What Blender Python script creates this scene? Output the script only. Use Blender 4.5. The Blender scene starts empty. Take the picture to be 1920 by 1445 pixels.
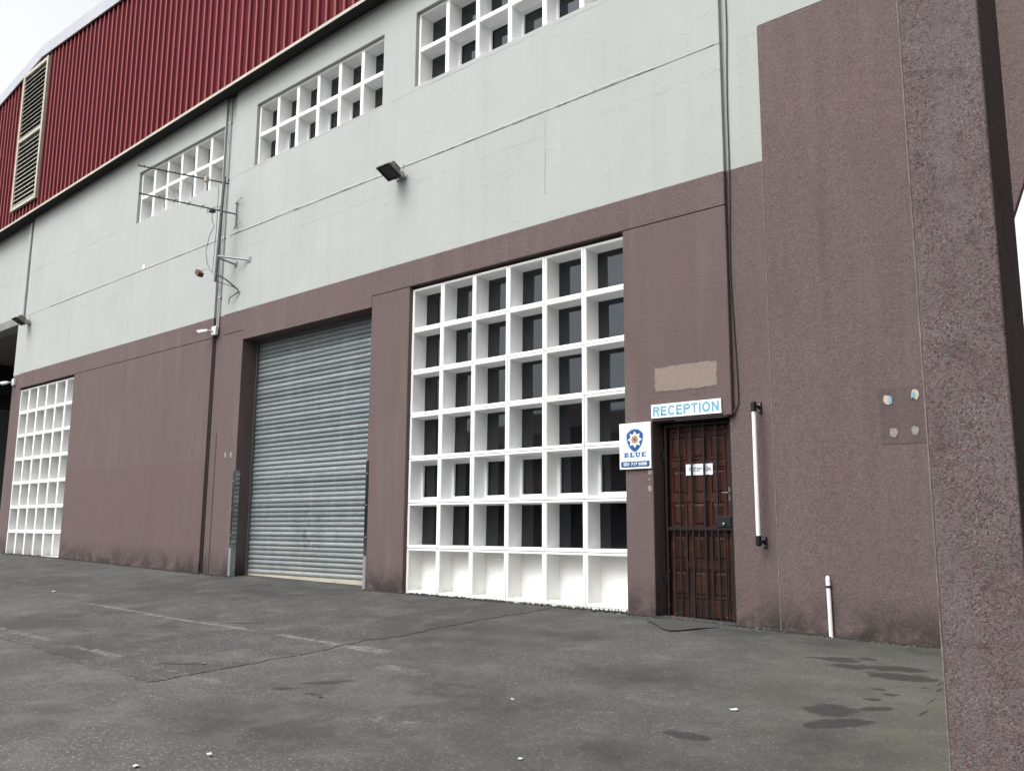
import bpy, bmesh, math, random
import numpy as np
from mathutils import Vector, Matrix, noise as mnoise

random.seed(7)
S = bpy.context.scene
COL = S.collection
R = math.radians

# ------------------------------------------------------------------ camera
cam_d = bpy.data.cameras.new('camera')
cam_d.sensor_width = 36.0
cam_d.lens = 1664.27 / 1920.0 * 36.0
cam_d.clip_start = 0.05
cam_d.clip_end = 1000.0
S.cycles.diffuse_bounces = 8
S.cycles.max_bounces = 12
cam = bpy.data.objects.new('camera', cam_d)
COL.objects.link(cam)
_r = Vector((0.7484371222590426, 0.6631736376753161, 0.0065268918400189085))
_u = Vector((0.10251460166168408, -0.12540672824478621, 0.9867947653676952))
_f = Vector((-0.6552347903391188, 0.7378847327350165, 0.16184403209826465))
m = Matrix((_r, _u, -_f)).transposed().to_4x4()
m.translation = Vector((6.52436, -8.14854, 0.89723))
cam.matrix_world = m
S.camera = cam

# ------------------------------------------------------------------ world, sun, exposure
SUN_ELEV, SUN_AZ = R(52), math.atan2(-0.24, -0.97)     # the sun stands in front of the facade, a little to the left
world = bpy.data.worlds.new('World')
S.world = world
world.use_nodes = True
wn, wl = world.node_tree.nodes, world.node_tree.links
wn.clear()
sky = wn.new('ShaderNodeTexSky')
sky.sky_type = 'NISHITA'
sky.sun_disc = False
sky.sun_elevation = SUN_ELEV
sky.sun_rotation = SUN_AZ
sky.air_density = 1.0
sky.dust_density = 4.0
sky.ozone_density = 1.0
hs = wn.new('ShaderNodeHueSaturation')
hs.inputs['Saturation'].default_value = 0.08
bg = wn.new('ShaderNodeBackground')
bg.inputs['Strength'].default_value = 0.15
wo = wn.new('ShaderNodeOutputWorld')
wl.new(sky.outputs['Color'], hs.inputs['Color'])
wl.new(hs.outputs['Color'], bg.inputs['Color'])
wl.new(bg.outputs['Background'], wo.inputs['Surface'])

sun_d = bpy.data.lights.new('sun', 'SUN')
sun_d.energy = 1.1
sun_d.angle = R(40)
sun_d.color = (1.0, 0.975, 0.94)
sun = bpy.data.objects.new('sun', sun_d)
COL.objects.link(sun)
sd = Vector((math.sin(SUN_AZ) * math.cos(SUN_ELEV), math.cos(SUN_AZ) * math.cos(SUN_ELEV), math.sin(SUN_ELEV)))
sun.rotation_euler = sd.to_track_quat('Z', 'Y').to_euler()
sun.location = sd * 40

vs = S.view_settings
vs.view_transform = 'Standard'
vs.look = 'None'
vs.gamma = 1.0
vs.use_curve_mapping = False
vs.exposure = 1.02

# ------------------------------------------------------------------ object helpers
WLOC = {}

def place(o, parent, loc):
    loc = Vector(loc)
    WLOC[o.name] = loc
    if parent is not None:
        o.parent = parent
        o.location = loc - WLOC[parent.name]
    else:
        o.location = loc
    COL.objects.link(o)
    return o

def tag(o, label=None, cat=None, group=None, kind=None):
    if label: o['label'] = label
    if cat: o['category'] = cat
    if group: o['group'] = group
    if kind: o['kind'] = kind
    return o

def thing(name, label, cat, loc=(0, 0, 0), group=None):
    o = bpy.data.objects.new(name, None)
    o.empty_display_size = 0.2
    place(o, None, loc)
    return tag(o, label, cat, group)

def add(name, mesh, mat, parent=None, loc=(0, 0, 0), bevel=0.0, smooth=False, segs=2):
    o = bpy.data.objects.new(name, mesh)
    if mat is not None and len(mesh.materials) == 0:
        mesh.materials.append(mat)
    place(o, parent, loc)
    if smooth:
        for p in mesh.polygons: p.use_smooth = True
    if bevel > 0:
        b = o.modifiers.new('bevel', 'BEVEL')
        b.width = bevel; b.segments = segs; b.limit_method = 'ANGLE'; b.angle_limit = R(40)
    return o

def pymesh(name, v, f):
    me = bpy.data.meshes.new(name)
    me.from_pydata([tuple(a) for a in v], [], [tuple(a) for a in f])
    me.update()
    return me

class MB:
    """collects boxes, tubes and prisms for one mesh"""
    def __init__(s): s.v = []; s.f = []
    def raw(s, v, f):
        n = len(s.v); s.v += [tuple(a) for a in v]; s.f += [tuple(i + n for i in a) for a in f]; return s
    def box(s, x0, x1, y0, y1, z0, z1):
        v = [(x0, y0, z0), (x1, y0, z0), (x1, y1, z0), (x0, y1, z0), (x0, y0, z1), (x1, y0, z1), (x1, y1, z1), (x0, y1, z1)]
        return s.raw(v, [(0, 3, 2, 1), (4, 5, 6, 7), (0, 1, 5, 4), (1, 2, 6, 5), (2, 3, 7, 6), (3, 0, 4, 7)])
    def tube(s, pts, r, n=10, cap=True):
        pts = [Vector(p) for p in pts]; k = len(pts); rr = r if isinstance(r, (list, tuple)) else [r] * k
        rings = []; ref = None
        for i, p in enumerate(pts):
            t = (pts[min(i + 1, k - 1)] - pts[max(i - 1, 0)]).normalized()
            if ref is None:
                ref = Vector((1, 0, 0)) if abs(t.x) < 0.8 else Vector((0, 1, 0))
            a = (ref - t * ref.dot(t)).normalized(); b = t.cross(a); ref = a
            rings.append([p + (a * math.cos(2 * math.pi * j / n) + b * math.sin(2 * math.pi * j / n)) * rr[i] for j in range(n)])
        v = [q for ring in rings for q in ring]; f = []
        for i in range(k - 1):
            for j in range(n):
                f.append((i * n + j, i * n + (j + 1) % n, (i + 1) * n + (j + 1) % n, (i + 1) * n + j))
        if cap:
            f.append(tuple(range(n))[::-1]); f.append(tuple((k - 1) * n + j for j in range(n)))
        return s.raw(v, f)
    def prism(s, poly, y0, y1):
        """poly is a list of (x, z); extruded from y0 (front) to y1 (back)"""
        n = len(poly)
        v = [(x, y0, z) for x, z in poly] + [(x, y1, z) for x, z in poly]
        f = [tuple(range(n)), tuple(range(2 * n - 1, n - 1, -1))]
        f += [(j, j + n, (j + 1) % n + n, (j + 1) % n) for j in range(n)]
        return s.raw(v, f)
    def mesh(s, name, fix=True):
        me = pymesh(name, s.v, s.f)
        if fix:
            bm = bmesh.new(); bm.from_mesh(me)
            bmesh.ops.recalc_face_normals(bm, faces=bm.faces)
            bm.to_mesh(me); bm.free()
        return me
    def xform(s, M):
        s.v = [tuple(M @ Vector(a)) for a in s.v]; return s

def boxm(name, *a): return MB().box(*a).mesh(name)

def cell_wall(name, xs, zs, solid, y0, depth, z_of=None):
    """front sheet of cells with reveals round every opening"""
    bm = bmesh.new()
    def q(*p):
        bm.faces.new([bm.verts.new(a) for a in p])
    nx, nz = len(xs) - 1, len(zs) - 1
    ok = [[solid((xs[i] + xs[i + 1]) / 2, (zs[j] + zs[j + 1]) / 2) for j in range(nz)] for i in range(nx)]
    y1 = y0 + depth
    for i in range(nx):
        for j in range(nz):
            if not ok[i][j]: continue
            a, b, c, d = xs[i], xs[i + 1], zs[j], zs[j + 1]
            q((a, y0, c), (b, y0, c), (b, y0, d), (a, y0, d))
            if i == 0 or not ok[i - 1][j]: q((a, y1, c), (a, y0, c), (a, y0, d), (a, y1, d))
            if i == nx - 1 or not ok[i + 1][j]: q((b, y0, c), (b, y1, c), (b, y1, d), (b, y0, d))
            if j == 0 or not ok[i][j - 1]: q((a, y1, c), (b, y1, c), (b, y0, c), (a, y0, c))
            if j == nz - 1 or not ok[i][j + 1]: q((a, y0, d), (b, y0, d), (b, y1, d), (a, y1, d))
    bmesh.ops.remove_doubles(bm, verts=bm.verts, dist=1e-5)
    bmesh.ops.dissolve_limit(bm, angle_limit=R(1), verts=bm.verts, edges=bm.edges)
    me = bpy.data.meshes.new(name); bm.to_mesh(me); bm.free()
    return me

def text_mesh(txt, width, height, x0, z0, y, bold=0.0, depth=0.0015):
    """lettering as a mesh in the xz plane, fitted into width x height"""
    cu = bpy.data.curves.new('lettering', 'FONT')
    cu.body = txt; cu.size = 1.0; cu.offset = bold; cu.extrude = 0.0; cu.resolution_u = 4
    o = bpy.data.objects.new('lettering_source', cu); COL.objects.link(o)
    bpy.context.view_layer.update()
    me = bpy.data.meshes.new_from_object(o.evaluated_get(bpy.context.evaluated_depsgraph_get()))
    bpy.data.objects.remove(o); bpy.data.curves.remove(cu)
    co = np.array([v.co[:] for v in me.vertices])
    mn, mx = co.min(0), co.max(0)
    sx, sz = width / (mx[0] - mn[0]), height / (mx[1] - mn[1])
    for v in me.vertices:
        v.co = (x0 + (v.co.x - mn[0]) * sx, y, z0 + (v.co.y - mn[1]) * sz)
    me.materials.clear(); me.update()
    return me

def stroke_text(txt, width, height, x0, z0, y, wt=0.19):
    """plain grotesque capitals drawn as ribbons of even weight"""
    def arc(cx, cz, rx, rz_, a0, a1, n=14):
        return [(cx + rx * math.cos(R(a0 + (a1 - a0) * i / n)), cz + rz_ * math.sin(R(a0 + (a1 - a0) * i / n))) for i in range(n + 1)]
    h = wt / 2
    G = {'R': (0.70, [[(h, 0), (h, 1)], [(h, 1 - h), (0.40, 1 - h)] + arc(0.40, 0.74, 0.24, 0.26 - h, 90, -90)[1:] + [(h, 0.48 + h)], [(0.36, 0.56), (0.46, 0.42), (0.60, 0.0)]]),
         'E': (0.62, [[(h, 0), (h, 1)], [(h, 1 - h), (0.60, 1 - h)], [(h, 0.52), (0.56, 0.52)], [(h, h), (0.62, h)]]),
         'C': (0.74, [arc(0.40, 0.5, 0.40 - h, 0.52 - h, 40, 320, 24)]),
         'P': (0.66, [[(h, 0), (h, 1)], [(h, 1 - h), (0.38, 1 - h)] + arc(0.38, 0.71, 0.24, 0.29 - h, 90, -90)[1:] + [(h, 0.42 + h)]]),
         'T': (0.64, [[(0, 1 - h), (0.64, 1 - h)], [(0.32, 0), (0.32, 1 - h)]]), 'I': (wt, [[(h, 0), (h, 1)]]),
         'O': (0.80, [arc(0.40, 0.5, 0.40 - h, 0.52 - h, 0, 360, 32)]),
         'N': (0.70, [[(h, 0), (h, 1)], [(0.70 - h, 0), (0.70 - h, 1)], [(h, 0.95), (0.70 - h, 0.05)]])}
    gap = 0.085; tot = sum(G[c][0] for c in txt) + gap * (len(txt) - 1); k = width / tot
    v, f = [], []; cx = 0.0; lay = 0
    for c in txt:
        w, strokes = G[c]
        for pl in strokes:
            lay += 1; n = len(pl); b0 = len(v)
            for i, p in enumerate(pl):
                a, b = pl[max(i - 1, 0)], pl[min(i + 1, n - 1)]
                if c == 'O' and i in (0, n - 1): a, b = pl[n - 2], pl[1]
                dx, dz = (b[0] - a[0]) * k, (b[1] - a[1]) * height; L = math.hypot(dx, dz) or 1
                ox, oz = -dz / L * h * height, dx / L * h * height
                X, Z = x0 + (cx + p[0]) * k, z0 + p[1] * height
                yy = y - (lay % 3) * 0.00008
                v += [(X + ox, yy, Z + oz), (X - ox, yy, Z - oz)]
            f += [(b0 + 2 * i, b0 + 2 * i + 1, b0 + 2 * i + 3, b0 + 2 * i + 2) for i in range(n - 1)]
        cx += w + gap
    return pymesh('lettering', v, f)

# ------------------------------------------------------------------ material helpers
class NT:
    def __init__(s, name):
        s.mat = bpy.data.materials.new(name); s.mat.use_nodes = True
        s.n, s.l = s.mat.node_tree.nodes, s.mat.node_tree.links
        s.b = s.n['Principled BSDF']; s._pos = None
    def link(s, a, b): s.l.new(a, b)
    def put(s, sock, val):
        if isinstance(val, bpy.types.NodeSocket): s.l.new(val, sock)
        elif val is not None:
            if isinstance(val, (tuple, list)) and len(val) == 3 and sock.type == 'RGBA': val = (*val, 1)
            sock.default_value = val
    def pos(s):
        if s._pos is None: s._pos = s.n.new('ShaderNodeNewGeometry').outputs['Position']
        return s._pos
    def mapping(s, scale=(1, 1, 1), loc=(0, 0, 0), vec=None):
        mp = s.n.new('ShaderNodeMapping'); s.put(mp.inputs['Vector'], vec or s.pos())
        mp.inputs['Scale'].default_value = scale; mp.inputs['Location'].default_value = loc
        return mp.outputs['Vector']
    def noise(s, scale, detail=3, rough=0.55, vec=None, dist=0.0, out='Fac'):
        t = s.n.new('ShaderNodeTexNoise'); s.put(t.inputs['Vector'], vec or s.pos())
        t.inputs['Scale'].default_value = scale; t.inputs['Detail'].default_value = detail
        t.inputs['Roughness'].default_value = rough; t.inputs['Distortion'].default_value = dist
        return t.outputs[out]
    def voro(s, scale, out='Distance', vec=None, feature='F1'):
        t = s.n.new('ShaderNodeTexVoronoi'); t.feature = feature
        s.put(t.inputs['Vector'], vec or s.pos()); t.inputs['Scale'].default_value = scale
        return t.outputs[out]
    def ramp(s, fac, stops):
        t = s.n.new('ShaderNodeValToRGB'); s.put(t.inputs['Fac'], fac)
        e = t.color_ramp.elements
        while len(e) < len(stops): e.new(0.5)
        for k, (p, c) in zip(e, stops):
            k.position = p; k.color = (c, c, c, 1) if isinstance(c, (int, float)) else (*c, 1)
        return t.outputs['Color']
    def math(s, op, a, b=None, c=None, clamp=False):
        t = s.n.new('ShaderNodeMath'); t.operation = op; t.use_clamp = clamp
        s.put(t.inputs[0], a); s.put(t.inputs[1], b)
        if c is not None: s.put(t.inputs[2], c)
        return t.outputs[0]
    def mr(s, v, a, b, c=0.0, d=1.0):
        t = s.n.new('ShaderNodeMapRange'); s.put(t.inputs[0], v)
        for i, q in enumerate((a, b, c, d)): s.put(t.inputs[i + 1], q)
        return t.outputs[0]
    def mix(s, fac, a, b, mode='MIX'):
        t = s.n.new('ShaderNodeMix'); t.data_type = 'RGBA'; t.blend_type = mode
        s.put(t.inputs[0], fac); s.put(t.inputs[6], a); s.put(t.inputs[7], b)
        return t.outputs[2]
    def bump(s, h, strength=0.3, dist=0.01, normal=None):
        t = s.n.new('ShaderNodeBump'); s.put(t.inputs['Height'], h)
        t.inputs['Strength'].default_value = strength; t.inputs['Distance'].default_value = dist
        if normal is not None: s.l.new(normal, t.inputs['Normal'])
        return t.outputs['Normal']
    def sep(s, vec=None):
        t = s.n.new('ShaderNodeSeparateXYZ'); s.put(t.inputs[0], vec or s.pos()); return t.outputs
    def attr(s, name):
        t = s.n.new('ShaderNodeAttribute'); t.attribute_name = name; return t.outputs['Fac']
    def rnd(s): return s.n.new('ShaderNodeObjectInfo').outputs['Random']
    def done(s, color=None, rough=0.8, metal=0.0, normal=None, spec=0.5):
        s.put(s.b.inputs['Base Color'], color); s.put(s.b.inputs['Roughness'], rough)
        s.put(s.b.inputs['Metallic'], metal); s.put(s.b.inputs['Specular IOR Level'], spec)
        if normal is not None: s.l.new(normal, s.b.inputs['Normal'])
        return s.mat

def wall_foot(t):
    """height above the sloping yard at the wall"""
    x, y, z = t.sep()
    return t.math('ADD', z, t.math('MULTIPLY', x, 0.0163))

def m_brown(name, c0, c1, patch=False):
    t = NT(name)
    fine = t.noise(80, 3, 0.75)
    mid = t.noise(24, 3, 0.65)
    big = t.noise(0.9, 4, 0.6, dist=0.4)
    streak = t.noise(1.0, 4, 0.65, vec=t.mapping((3.2, 3.2, 0.28)))
    col = t.mix(t.ramp(fine, [(0.40, 0.0), (0.60, 1.0)]), tuple(a * 0.86 for a in c0), tuple(a * 1.12 for a in c1))
    speck = t.ramp(t.voro(70), [(0.0, 1.0), (0.16, 0.0)])
    col = t.mix(t.math('MULTIPLY', speck, 0.25), col, (0.25, 0.215, 0.205))
    col = t.mix(t.mr(mid, 0.3, 0.7, 0.0, 0.25), col, (0.085, 0.066, 0.065))
    col = t.mix(t.mr(big, 0.35, 0.75, 0.0, 0.34), col, (0.094, 0.076, 0.072))
    col = t.mix(t.mr(streak, 0.52, 0.78, 0.0, 0.5), col, (0.165, 0.136, 0.130))
    col = t.mix(t.mr(t.noise(1.0, 4, 0.6, vec=t.mapping((5.0, 5.0, 0.35), (7, 3, 1))), 0.55, 0.8, 0.0, 0.42), col, (0.072, 0.056, 0.056))
    if patch:     # the lower part of the far bay was painted again in a redder brown
        x, y, z = t.sep()
        k = t.math('MULTIPLY', t.math('LESS_THAN', z, 2.12), t.math('LESS_THAN', x, -7.6))
        col = t.mix(t.math('MULTIPLY', k, 0.5), col, (0.112, 0.078, 0.075))
    h = wall_foot(t)
    dirt = t.math('MULTIPLY', t.mr(h, 0.0, 0.46, 1.3, 0.0), t.ramp(t.noise(3.2, 4, 0.72), [(0.34, 0.0), (0.58, 1.0)]))
    col = t.mix(t.math('MULTIPLY', dirt, 0.8), col, (0.030, 0.027, 0.024))
    hb = t.math('ADD', t.math('MULTIPLY', fine, 0.6), t.math('MULTIPLY', mid, 0.6))
    return t.done(col, 0.93, normal=t.bump(hb, 0.75, 0.012), spec=0.2)

M = {}
M['brown'] = m_brown('brown_stucco', (0.102, 0.0725, 0.071), (0.149, 0.109, 0.105))
M['brown_far'] = m_brown('brown_stucco_far_bay', (0.102, 0.0725, 0.071), (0.149, 0.109, 0.105), True)
M['brown_dark'] = m_brown('brown_stucco_square', (0.076, 0.054, 0.052), (0.115, 0.084, 0.080))

def m_grey():
    t = NT('pale_grey_paint')
    big = t.noise(0.7, 5, 0.6, dist=0.5)
    streak = t.noise(1.0, 4, 0.6, vec=t.mapping((4.5, 4.5, 0.22)))
    fine = t.noise(60, 3, 0.6)
    col = t.mix(t.mr(big, 0.3, 0.72), (0.320, 0.342, 0.328), (0.354, 0.372, 0.358))
    col = t.mix(t.mr(streak, 0.5, 0.8, 0.0, 0.35), col, (0.275, 0.295, 0.280))
    st2 = t.noise(1.0, 4, 0.6, vec=t.mapping((9, 9, 0.3), (3, 1, 5)))
    col = t.mix(t.mr(st2, 0.6, 0.8, 0.0, 0.4), col, (0.40, 0.42, 0.41))
    x, y, z = t.sep()
    def crack(z0, wob, w, strength, c):
        dz = t.math('ABSOLUTE', t.math('SUBTRACT', t.math('ADD', z, t.math('MULTIPLY', t.math('SUBTRACT', t.noise(2.2, 4, 0.6), 0.5), wob)), z0))
        k = t.math('MULTIPLY', t.mr(dz, 0.0, w, 1.0, 0.0), t.ramp(t.noise(1.3, 2), [(0.35, 0.15), (0.6, 1.0)]))
        return t.mix(t.math('MULTIPLY', k, strength), c, (0.13, 0.13, 0.125))
    col = crack(7.27, 0.03, 0.011, 0.75, col)
    col = crack(6.136, 0.016, 0.010, 0.3, col)
    col = crack(5.83, 0.07, 0.010, 0.30, col)
    drip = t.math('MULTIPLY', t.mr(t.math('SUBTRACT', 6.14, z), 0.0, 0.5, 1.0, 0.0), t.math('LESS_THAN', z, 6.14))
    col = t.mix(t.math('MULTIPLY', drip, t.mr(t.noise(1.0, 3, 0.6, vec=t.mapping((6, 6, 0.4), (1, 2, 3))), 0.5, 0.75, 0.0, 0.5)), col, (0.30, 0.30, 0.275))
    bub = t.ramp(t.noise(5.5, 4, 0.7, dist=1.2), [(0.55, 0.0), (0.72, 1.0)])
    hb = t.math('ADD', t.math('MULTIPLY', fine, 0.22), t.math('MULTIPLY', bub, 0.55))
    return t.done(col, 0.75, normal=t.bump(hb, 0.35, 0.012), spec=0.25)
M['grey'] = m_grey()

def m_white():
    t = NT('white_painted_concrete')
    col = t.mix(t.mr(t.noise(3.5, 4, 0.6), 0.35, 0.7), (0.80, 0.81, 0.806), (0.755, 0.76, 0.748))
    col = t.mix(t.mr(t.noise(1.0, 4, 0.7, vec=t.mapping((14, 14, 1.3))), 0.60, 0.8, 0.0, 0.3), col, (0.62, 0.60, 0.55))
    h = wall_foot(t)
    d = t.math('MULTIPLY', t.mr(h, 0.03, 0.15, 1.2, 0.0), t.ramp(t.noise(20, 4, 0.75), [(0.42, 0.0), (0.56, 1.0)]))
    col = t.mix(t.math('MULTIPLY', d, 0.5), col, (0.20, 0.18, 0.155))
    low = t.mr(h, 0.1, 0.8, 0.35, 0.0)
    col = t.mix(low, col, (0.765, 0.745, 0.69))
    return t.done(col, 0.62, normal=t.bump(t.noise(45, 4, 0.6), 0.18, 0.006), spec=0.3)
M['white'] = m_white()

def m_simple(name, c, rough=0.6, metal=0.0, var=0.15, scale=8.0, spec=0.5, bump=0.0):
    t = NT(name)
    c2 = tuple(a * (1 - var) for a in c)
    col = t.mix(t.mr(t.noise(scale, 4, 0.6), 0.3, 0.7), c2, c)
    return t.done(col, rough, metal, t.bump(t.noise(scale * 8, 3), bump, 0.004) if bump else None, spec)

def m_red():
    t = NT('maroon_sheet_steel')
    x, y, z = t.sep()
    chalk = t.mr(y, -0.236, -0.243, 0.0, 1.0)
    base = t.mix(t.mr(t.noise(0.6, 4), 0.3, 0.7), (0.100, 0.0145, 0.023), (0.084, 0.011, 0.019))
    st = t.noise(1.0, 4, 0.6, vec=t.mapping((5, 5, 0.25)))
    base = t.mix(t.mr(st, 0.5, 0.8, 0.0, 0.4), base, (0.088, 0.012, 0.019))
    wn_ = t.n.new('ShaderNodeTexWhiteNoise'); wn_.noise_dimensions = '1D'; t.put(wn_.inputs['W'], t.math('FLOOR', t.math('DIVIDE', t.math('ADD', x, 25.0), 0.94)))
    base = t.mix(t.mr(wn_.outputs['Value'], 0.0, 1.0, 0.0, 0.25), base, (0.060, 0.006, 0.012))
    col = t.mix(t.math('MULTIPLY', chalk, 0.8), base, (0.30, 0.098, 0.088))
    return t.done(col, 0.7, spec=0.06)
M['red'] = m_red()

def m_galv():
    t = NT('galvanised_slat')
    r = t.rnd()
    base = t.mix(r, (0.135, 0.158, 0.166), (0.255, 0.278, 0.286))
    sp = t.noise(1.0, 4, 0.65, vec=t.mapping((3.5, 3.5, 26)))
    base = t.mix(t.mr(sp, 0.35, 0.7, 0.0, 0.55), base, (0.105, 0.128, 0.138))
    v = t.voro(34, 'Color')
    base = t.mix(0.10, base, v, 'OVERLAY')
    x, y, z = t.sep()
    low = t.mr(z, 0.1, 1.0, 0.5, 0.0)
    base = t.mix(t.math('MULTIPLY', low, t.mr(t.noise(5, 4), 0.35, 0.65)), base, (0.31, 0.298, 0.26))
    smear = t.math('MULTIPLY', t.mr(t.math('ABSOLUTE', t.math('ADD', x, 5.25)), 0.0, 0.55, 1.0, 0.0), t.math('MULTIPLY', t.mr(z, 0.35, 0.6, 0.0, 1.0), t.mr(z, 1.0, 1.5, 1.0, 0.0)))
    base = t.mix(t.math('MULTIPLY', smear, t.mr(t.noise(8, 4, 0.7), 0.45, 0.62, 0.0, 0.7)), base, (0.055, 0.062, 0.062))
    vs_ = t.noise(1.0, 4, 0.65, vec=t.mapping((7, 7, 0.7), (2, 5, 1)))
    base = t.mix(t.mr(vs_, 0.52, 0.75, 0.0, 0.45), base, (0.27, 0.29, 0.29))
    scuff = t.ramp(t.noise(9, 5, 0.7, dist=1.0), [(0.66, 0.0), (0.72, 1.0)])
    base = t.mix(t.math('MULTIPLY', scuff, 0.5), base, (0.36, 0.37, 0.365))
    return t.done(base, t.mr(t.noise(14, 3), 0.3, 0.7, 0.46, 0.64), 0.25, spec=0.35)
M['galv'] = m_galv()
M['guide'] = m_simple('shutter_guide_steel', (0.16, 0.17, 0.17), 0.5, 0.6)
M['dark'] = m_simple('black_painted_steel', (0.008, 0.0085, 0.010), 0.45, 0.0, 0.4, 14, 0.35)
def m_gate():
    t = NT('chipped_black_gate_paint')
    chip = t.ramp(t.noise(26, 4, 0.7), [(0.64, 0.0), (0.68, 1.0)])
    x, y, z = t.sep()
    chip = t.math('MULTIPLY', chip, t.mr(z, 0.3, 0.8, 1.0, 0.05))
    col = t.mix(chip, (0.006, 0.007, 0.008), (0.30, 0.30, 0.285))
    return t.done(col, 0.5, spec=0.3)
M['gate'] = m_gate()

def m_wood():
    t = NT('varnished_brown_timber')
    g = t.noise(1.0, 5, 0.65, vec=t.mapping((38, 38, 1.6)), dist=0.6)
    col = t.mix(t.mr(g, 0.3, 0.72), (0.016, 0.0055, 0.004), (0.058, 0.017, 0.010))
    x, y, z = t.sep()
    worn = t.math('MULTIPLY', t.mr(z, 1.5, 0.4, 0.0, 1.0), t.ramp(t.noise(6, 5, 0.7), [(0.46, 0.0), (0.66, 1.0)]))
    col = t.mix(t.math('MULTIPLY', worn, 0.6), col, (0.105, 0.042, 0.02))
    low = t.math('MULTIPLY', t.mr(z, 0.75, 0.15, 0.0, 0.75), t.mr(t.noise(9, 4), 0.3, 0.6))
    col = t.mix(low, col, (0.026, 0.018, 0.014))
    return t.done(col, 0.5, normal=t.bump(g, 0.25, 0.003), spec=0.2)
M['wood'] = m_wood()

def m_glass():
    t = NT('dark_window_glass')
    r = t.rnd()
    col = t.mix(r, (0.004, 0.004, 0.005), (0.012, 0.010, 0.011))
    n = None
    t.b.inputs['Specular Tint'].default_value = (0.80, 0.92, 1.0, 1)
    return t.done(col, 0.03, normal=n, spec=0.65)
M['glass'] = m_glass()
M['void'] = m_simple('dark_backing', (0.02, 0.018, 0.018), 0.9)
M['frame'] = m_simple('white_aluminium', (0.78, 0.80, 0.82), 0.35, 0.0, 0.08)
M['cream'] = m_simple('cream_metal_trim', (0.43, 0.40, 0.325), 0.5, 0.0, 0.25, 3)
M['capping'] = m_simple('pale_roof_capping', (0.36, 0.372, 0.41), 0.45, 0.0, 0.1, 2)
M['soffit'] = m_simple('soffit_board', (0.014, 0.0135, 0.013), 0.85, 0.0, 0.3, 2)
M['concrete'] = m_simple('bare_concrete', (0.22, 0.215, 0.205), 0.9, 0.0, 0.3, 3, bump=0.2)
M['beige'] = m_simple('bare_beige_render', (0.25, 0.20, 0.172), 0.95, 0.0, 0.22, 30, 0.15, bump=0.5)
M['adhesive'] = m_simple('grey_adhesive', (0.29, 0.265, 0.24), 0.9, 0.0, 0.3, 60, 0.2, bump=0.4)
M['sign_white'] = m_simple('white_sign_plastic', (0.83, 0.85, 0.87), 0.35, 0.0, 0.04)
M['sign_pale'] = m_simple('pale_blue_white_print', (0.76, 0.83, 0.90), 0.35, 0.0, 0.03)
M['letter_blue'] = m_simple('light_blue_lettering', (0.125, 0.345, 0.475), 0.4, 0.0, 0.1, 30)
M['blue'] = m_simple('royal_blue_print', (0.005, 0.060, 0.215), 0.4, 0.0, 0.05)
M['halo'] = m_simple('pale_blue_print', (0.34, 0.48, 0.66), 0.4, 0.0, 0.05)
M['ochre'] = m_simple('ochre_print', (0.38, 0.215, 0.10), 0.4, 0.0, 0.05)
M['ink'] = m_simple('black_ink', (0.02, 0.02, 0.025), 0.6, 0.0, 0.1)
M['greyink'] = m_simple('grey_ink', (0.26, 0.28, 0.31), 0.6, 0.0, 0.1)
M['paper'] = m_simple('white_paper', (0.74, 0.78, 0.84), 0.7, 0.0, 0.04)
M['pipe'] = m_simple('grey_conduit', (0.25, 0.265, 0.275), 0.5, 0.2, 0.3, 5)
M['pipe_light'] = m_simple('light_grey_conduit', (0.40, 0.42, 0.42), 0.5, 0.1, 0.25, 5)
M['pvc'] = m_simple('white_pvc', (0.80, 0.81, 0.82), 0.35, 0.0, 0.12, 12)
M['recess_shade'] = m_simple('dark_recess_shade', (0.035, 0.026, 0.027), 0.6, 0.0, 0.3, 8)  # near-black brown for the strip that paints shade into the recess
M['cable'] = m_simple('black_cable', (0.025, 0.026, 0.028), 0.5, 0.0, 0.3)
M['alu'] = m_simple('weathered_aluminium', (0.13, 0.13, 0.135), 0.5, 0.3, 0.35, 12)
M['green'] = m_simple('dark_green_plastic', (0.012, 0.04, 0.032), 0.5)
M['rust'] = m_simple('rusty_metal', (0.15, 0.075, 0.04), 0.8, 0.1, 0.6, 20)
M['lamp_body'] = m_simple('weathered_lamp_housing', (0.20, 0.185, 0.15), 0.6, 0.2, 0.55, 14)
M['lamp_glass'] = m_simple('dusty_lamp_glass', (0.028, 0.026, 0.025), 0.3, 0.0, 0.3, 9)
M['plastic_white'] = m_simple('white_plastic', (0.70, 0.71, 0.71), 0.4, 0.0, 0.1)
M['mirror'] = m_simple('polished_steel_guard', (0.42, 0.46, 0.45), 0.12, 1.0, 0.25, 5)
M['steel'] = m_simple('plain_steel', (0.45, 0.47, 0.49), 0.4, 0.7, 0.25, 10)
M['sealant'] = m_simple('lumpy_white_sealant', (0.375, 0.392, 0.378), 0.8, 0.0, 0.25, 14, 0.2, bump=0.5)
M['blockwhite'] = m_simple('white_block_paint', (0.82, 0.83, 0.83), 0.7, 0.0, 0.06, 5, 0.2, bump=0.1)

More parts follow.
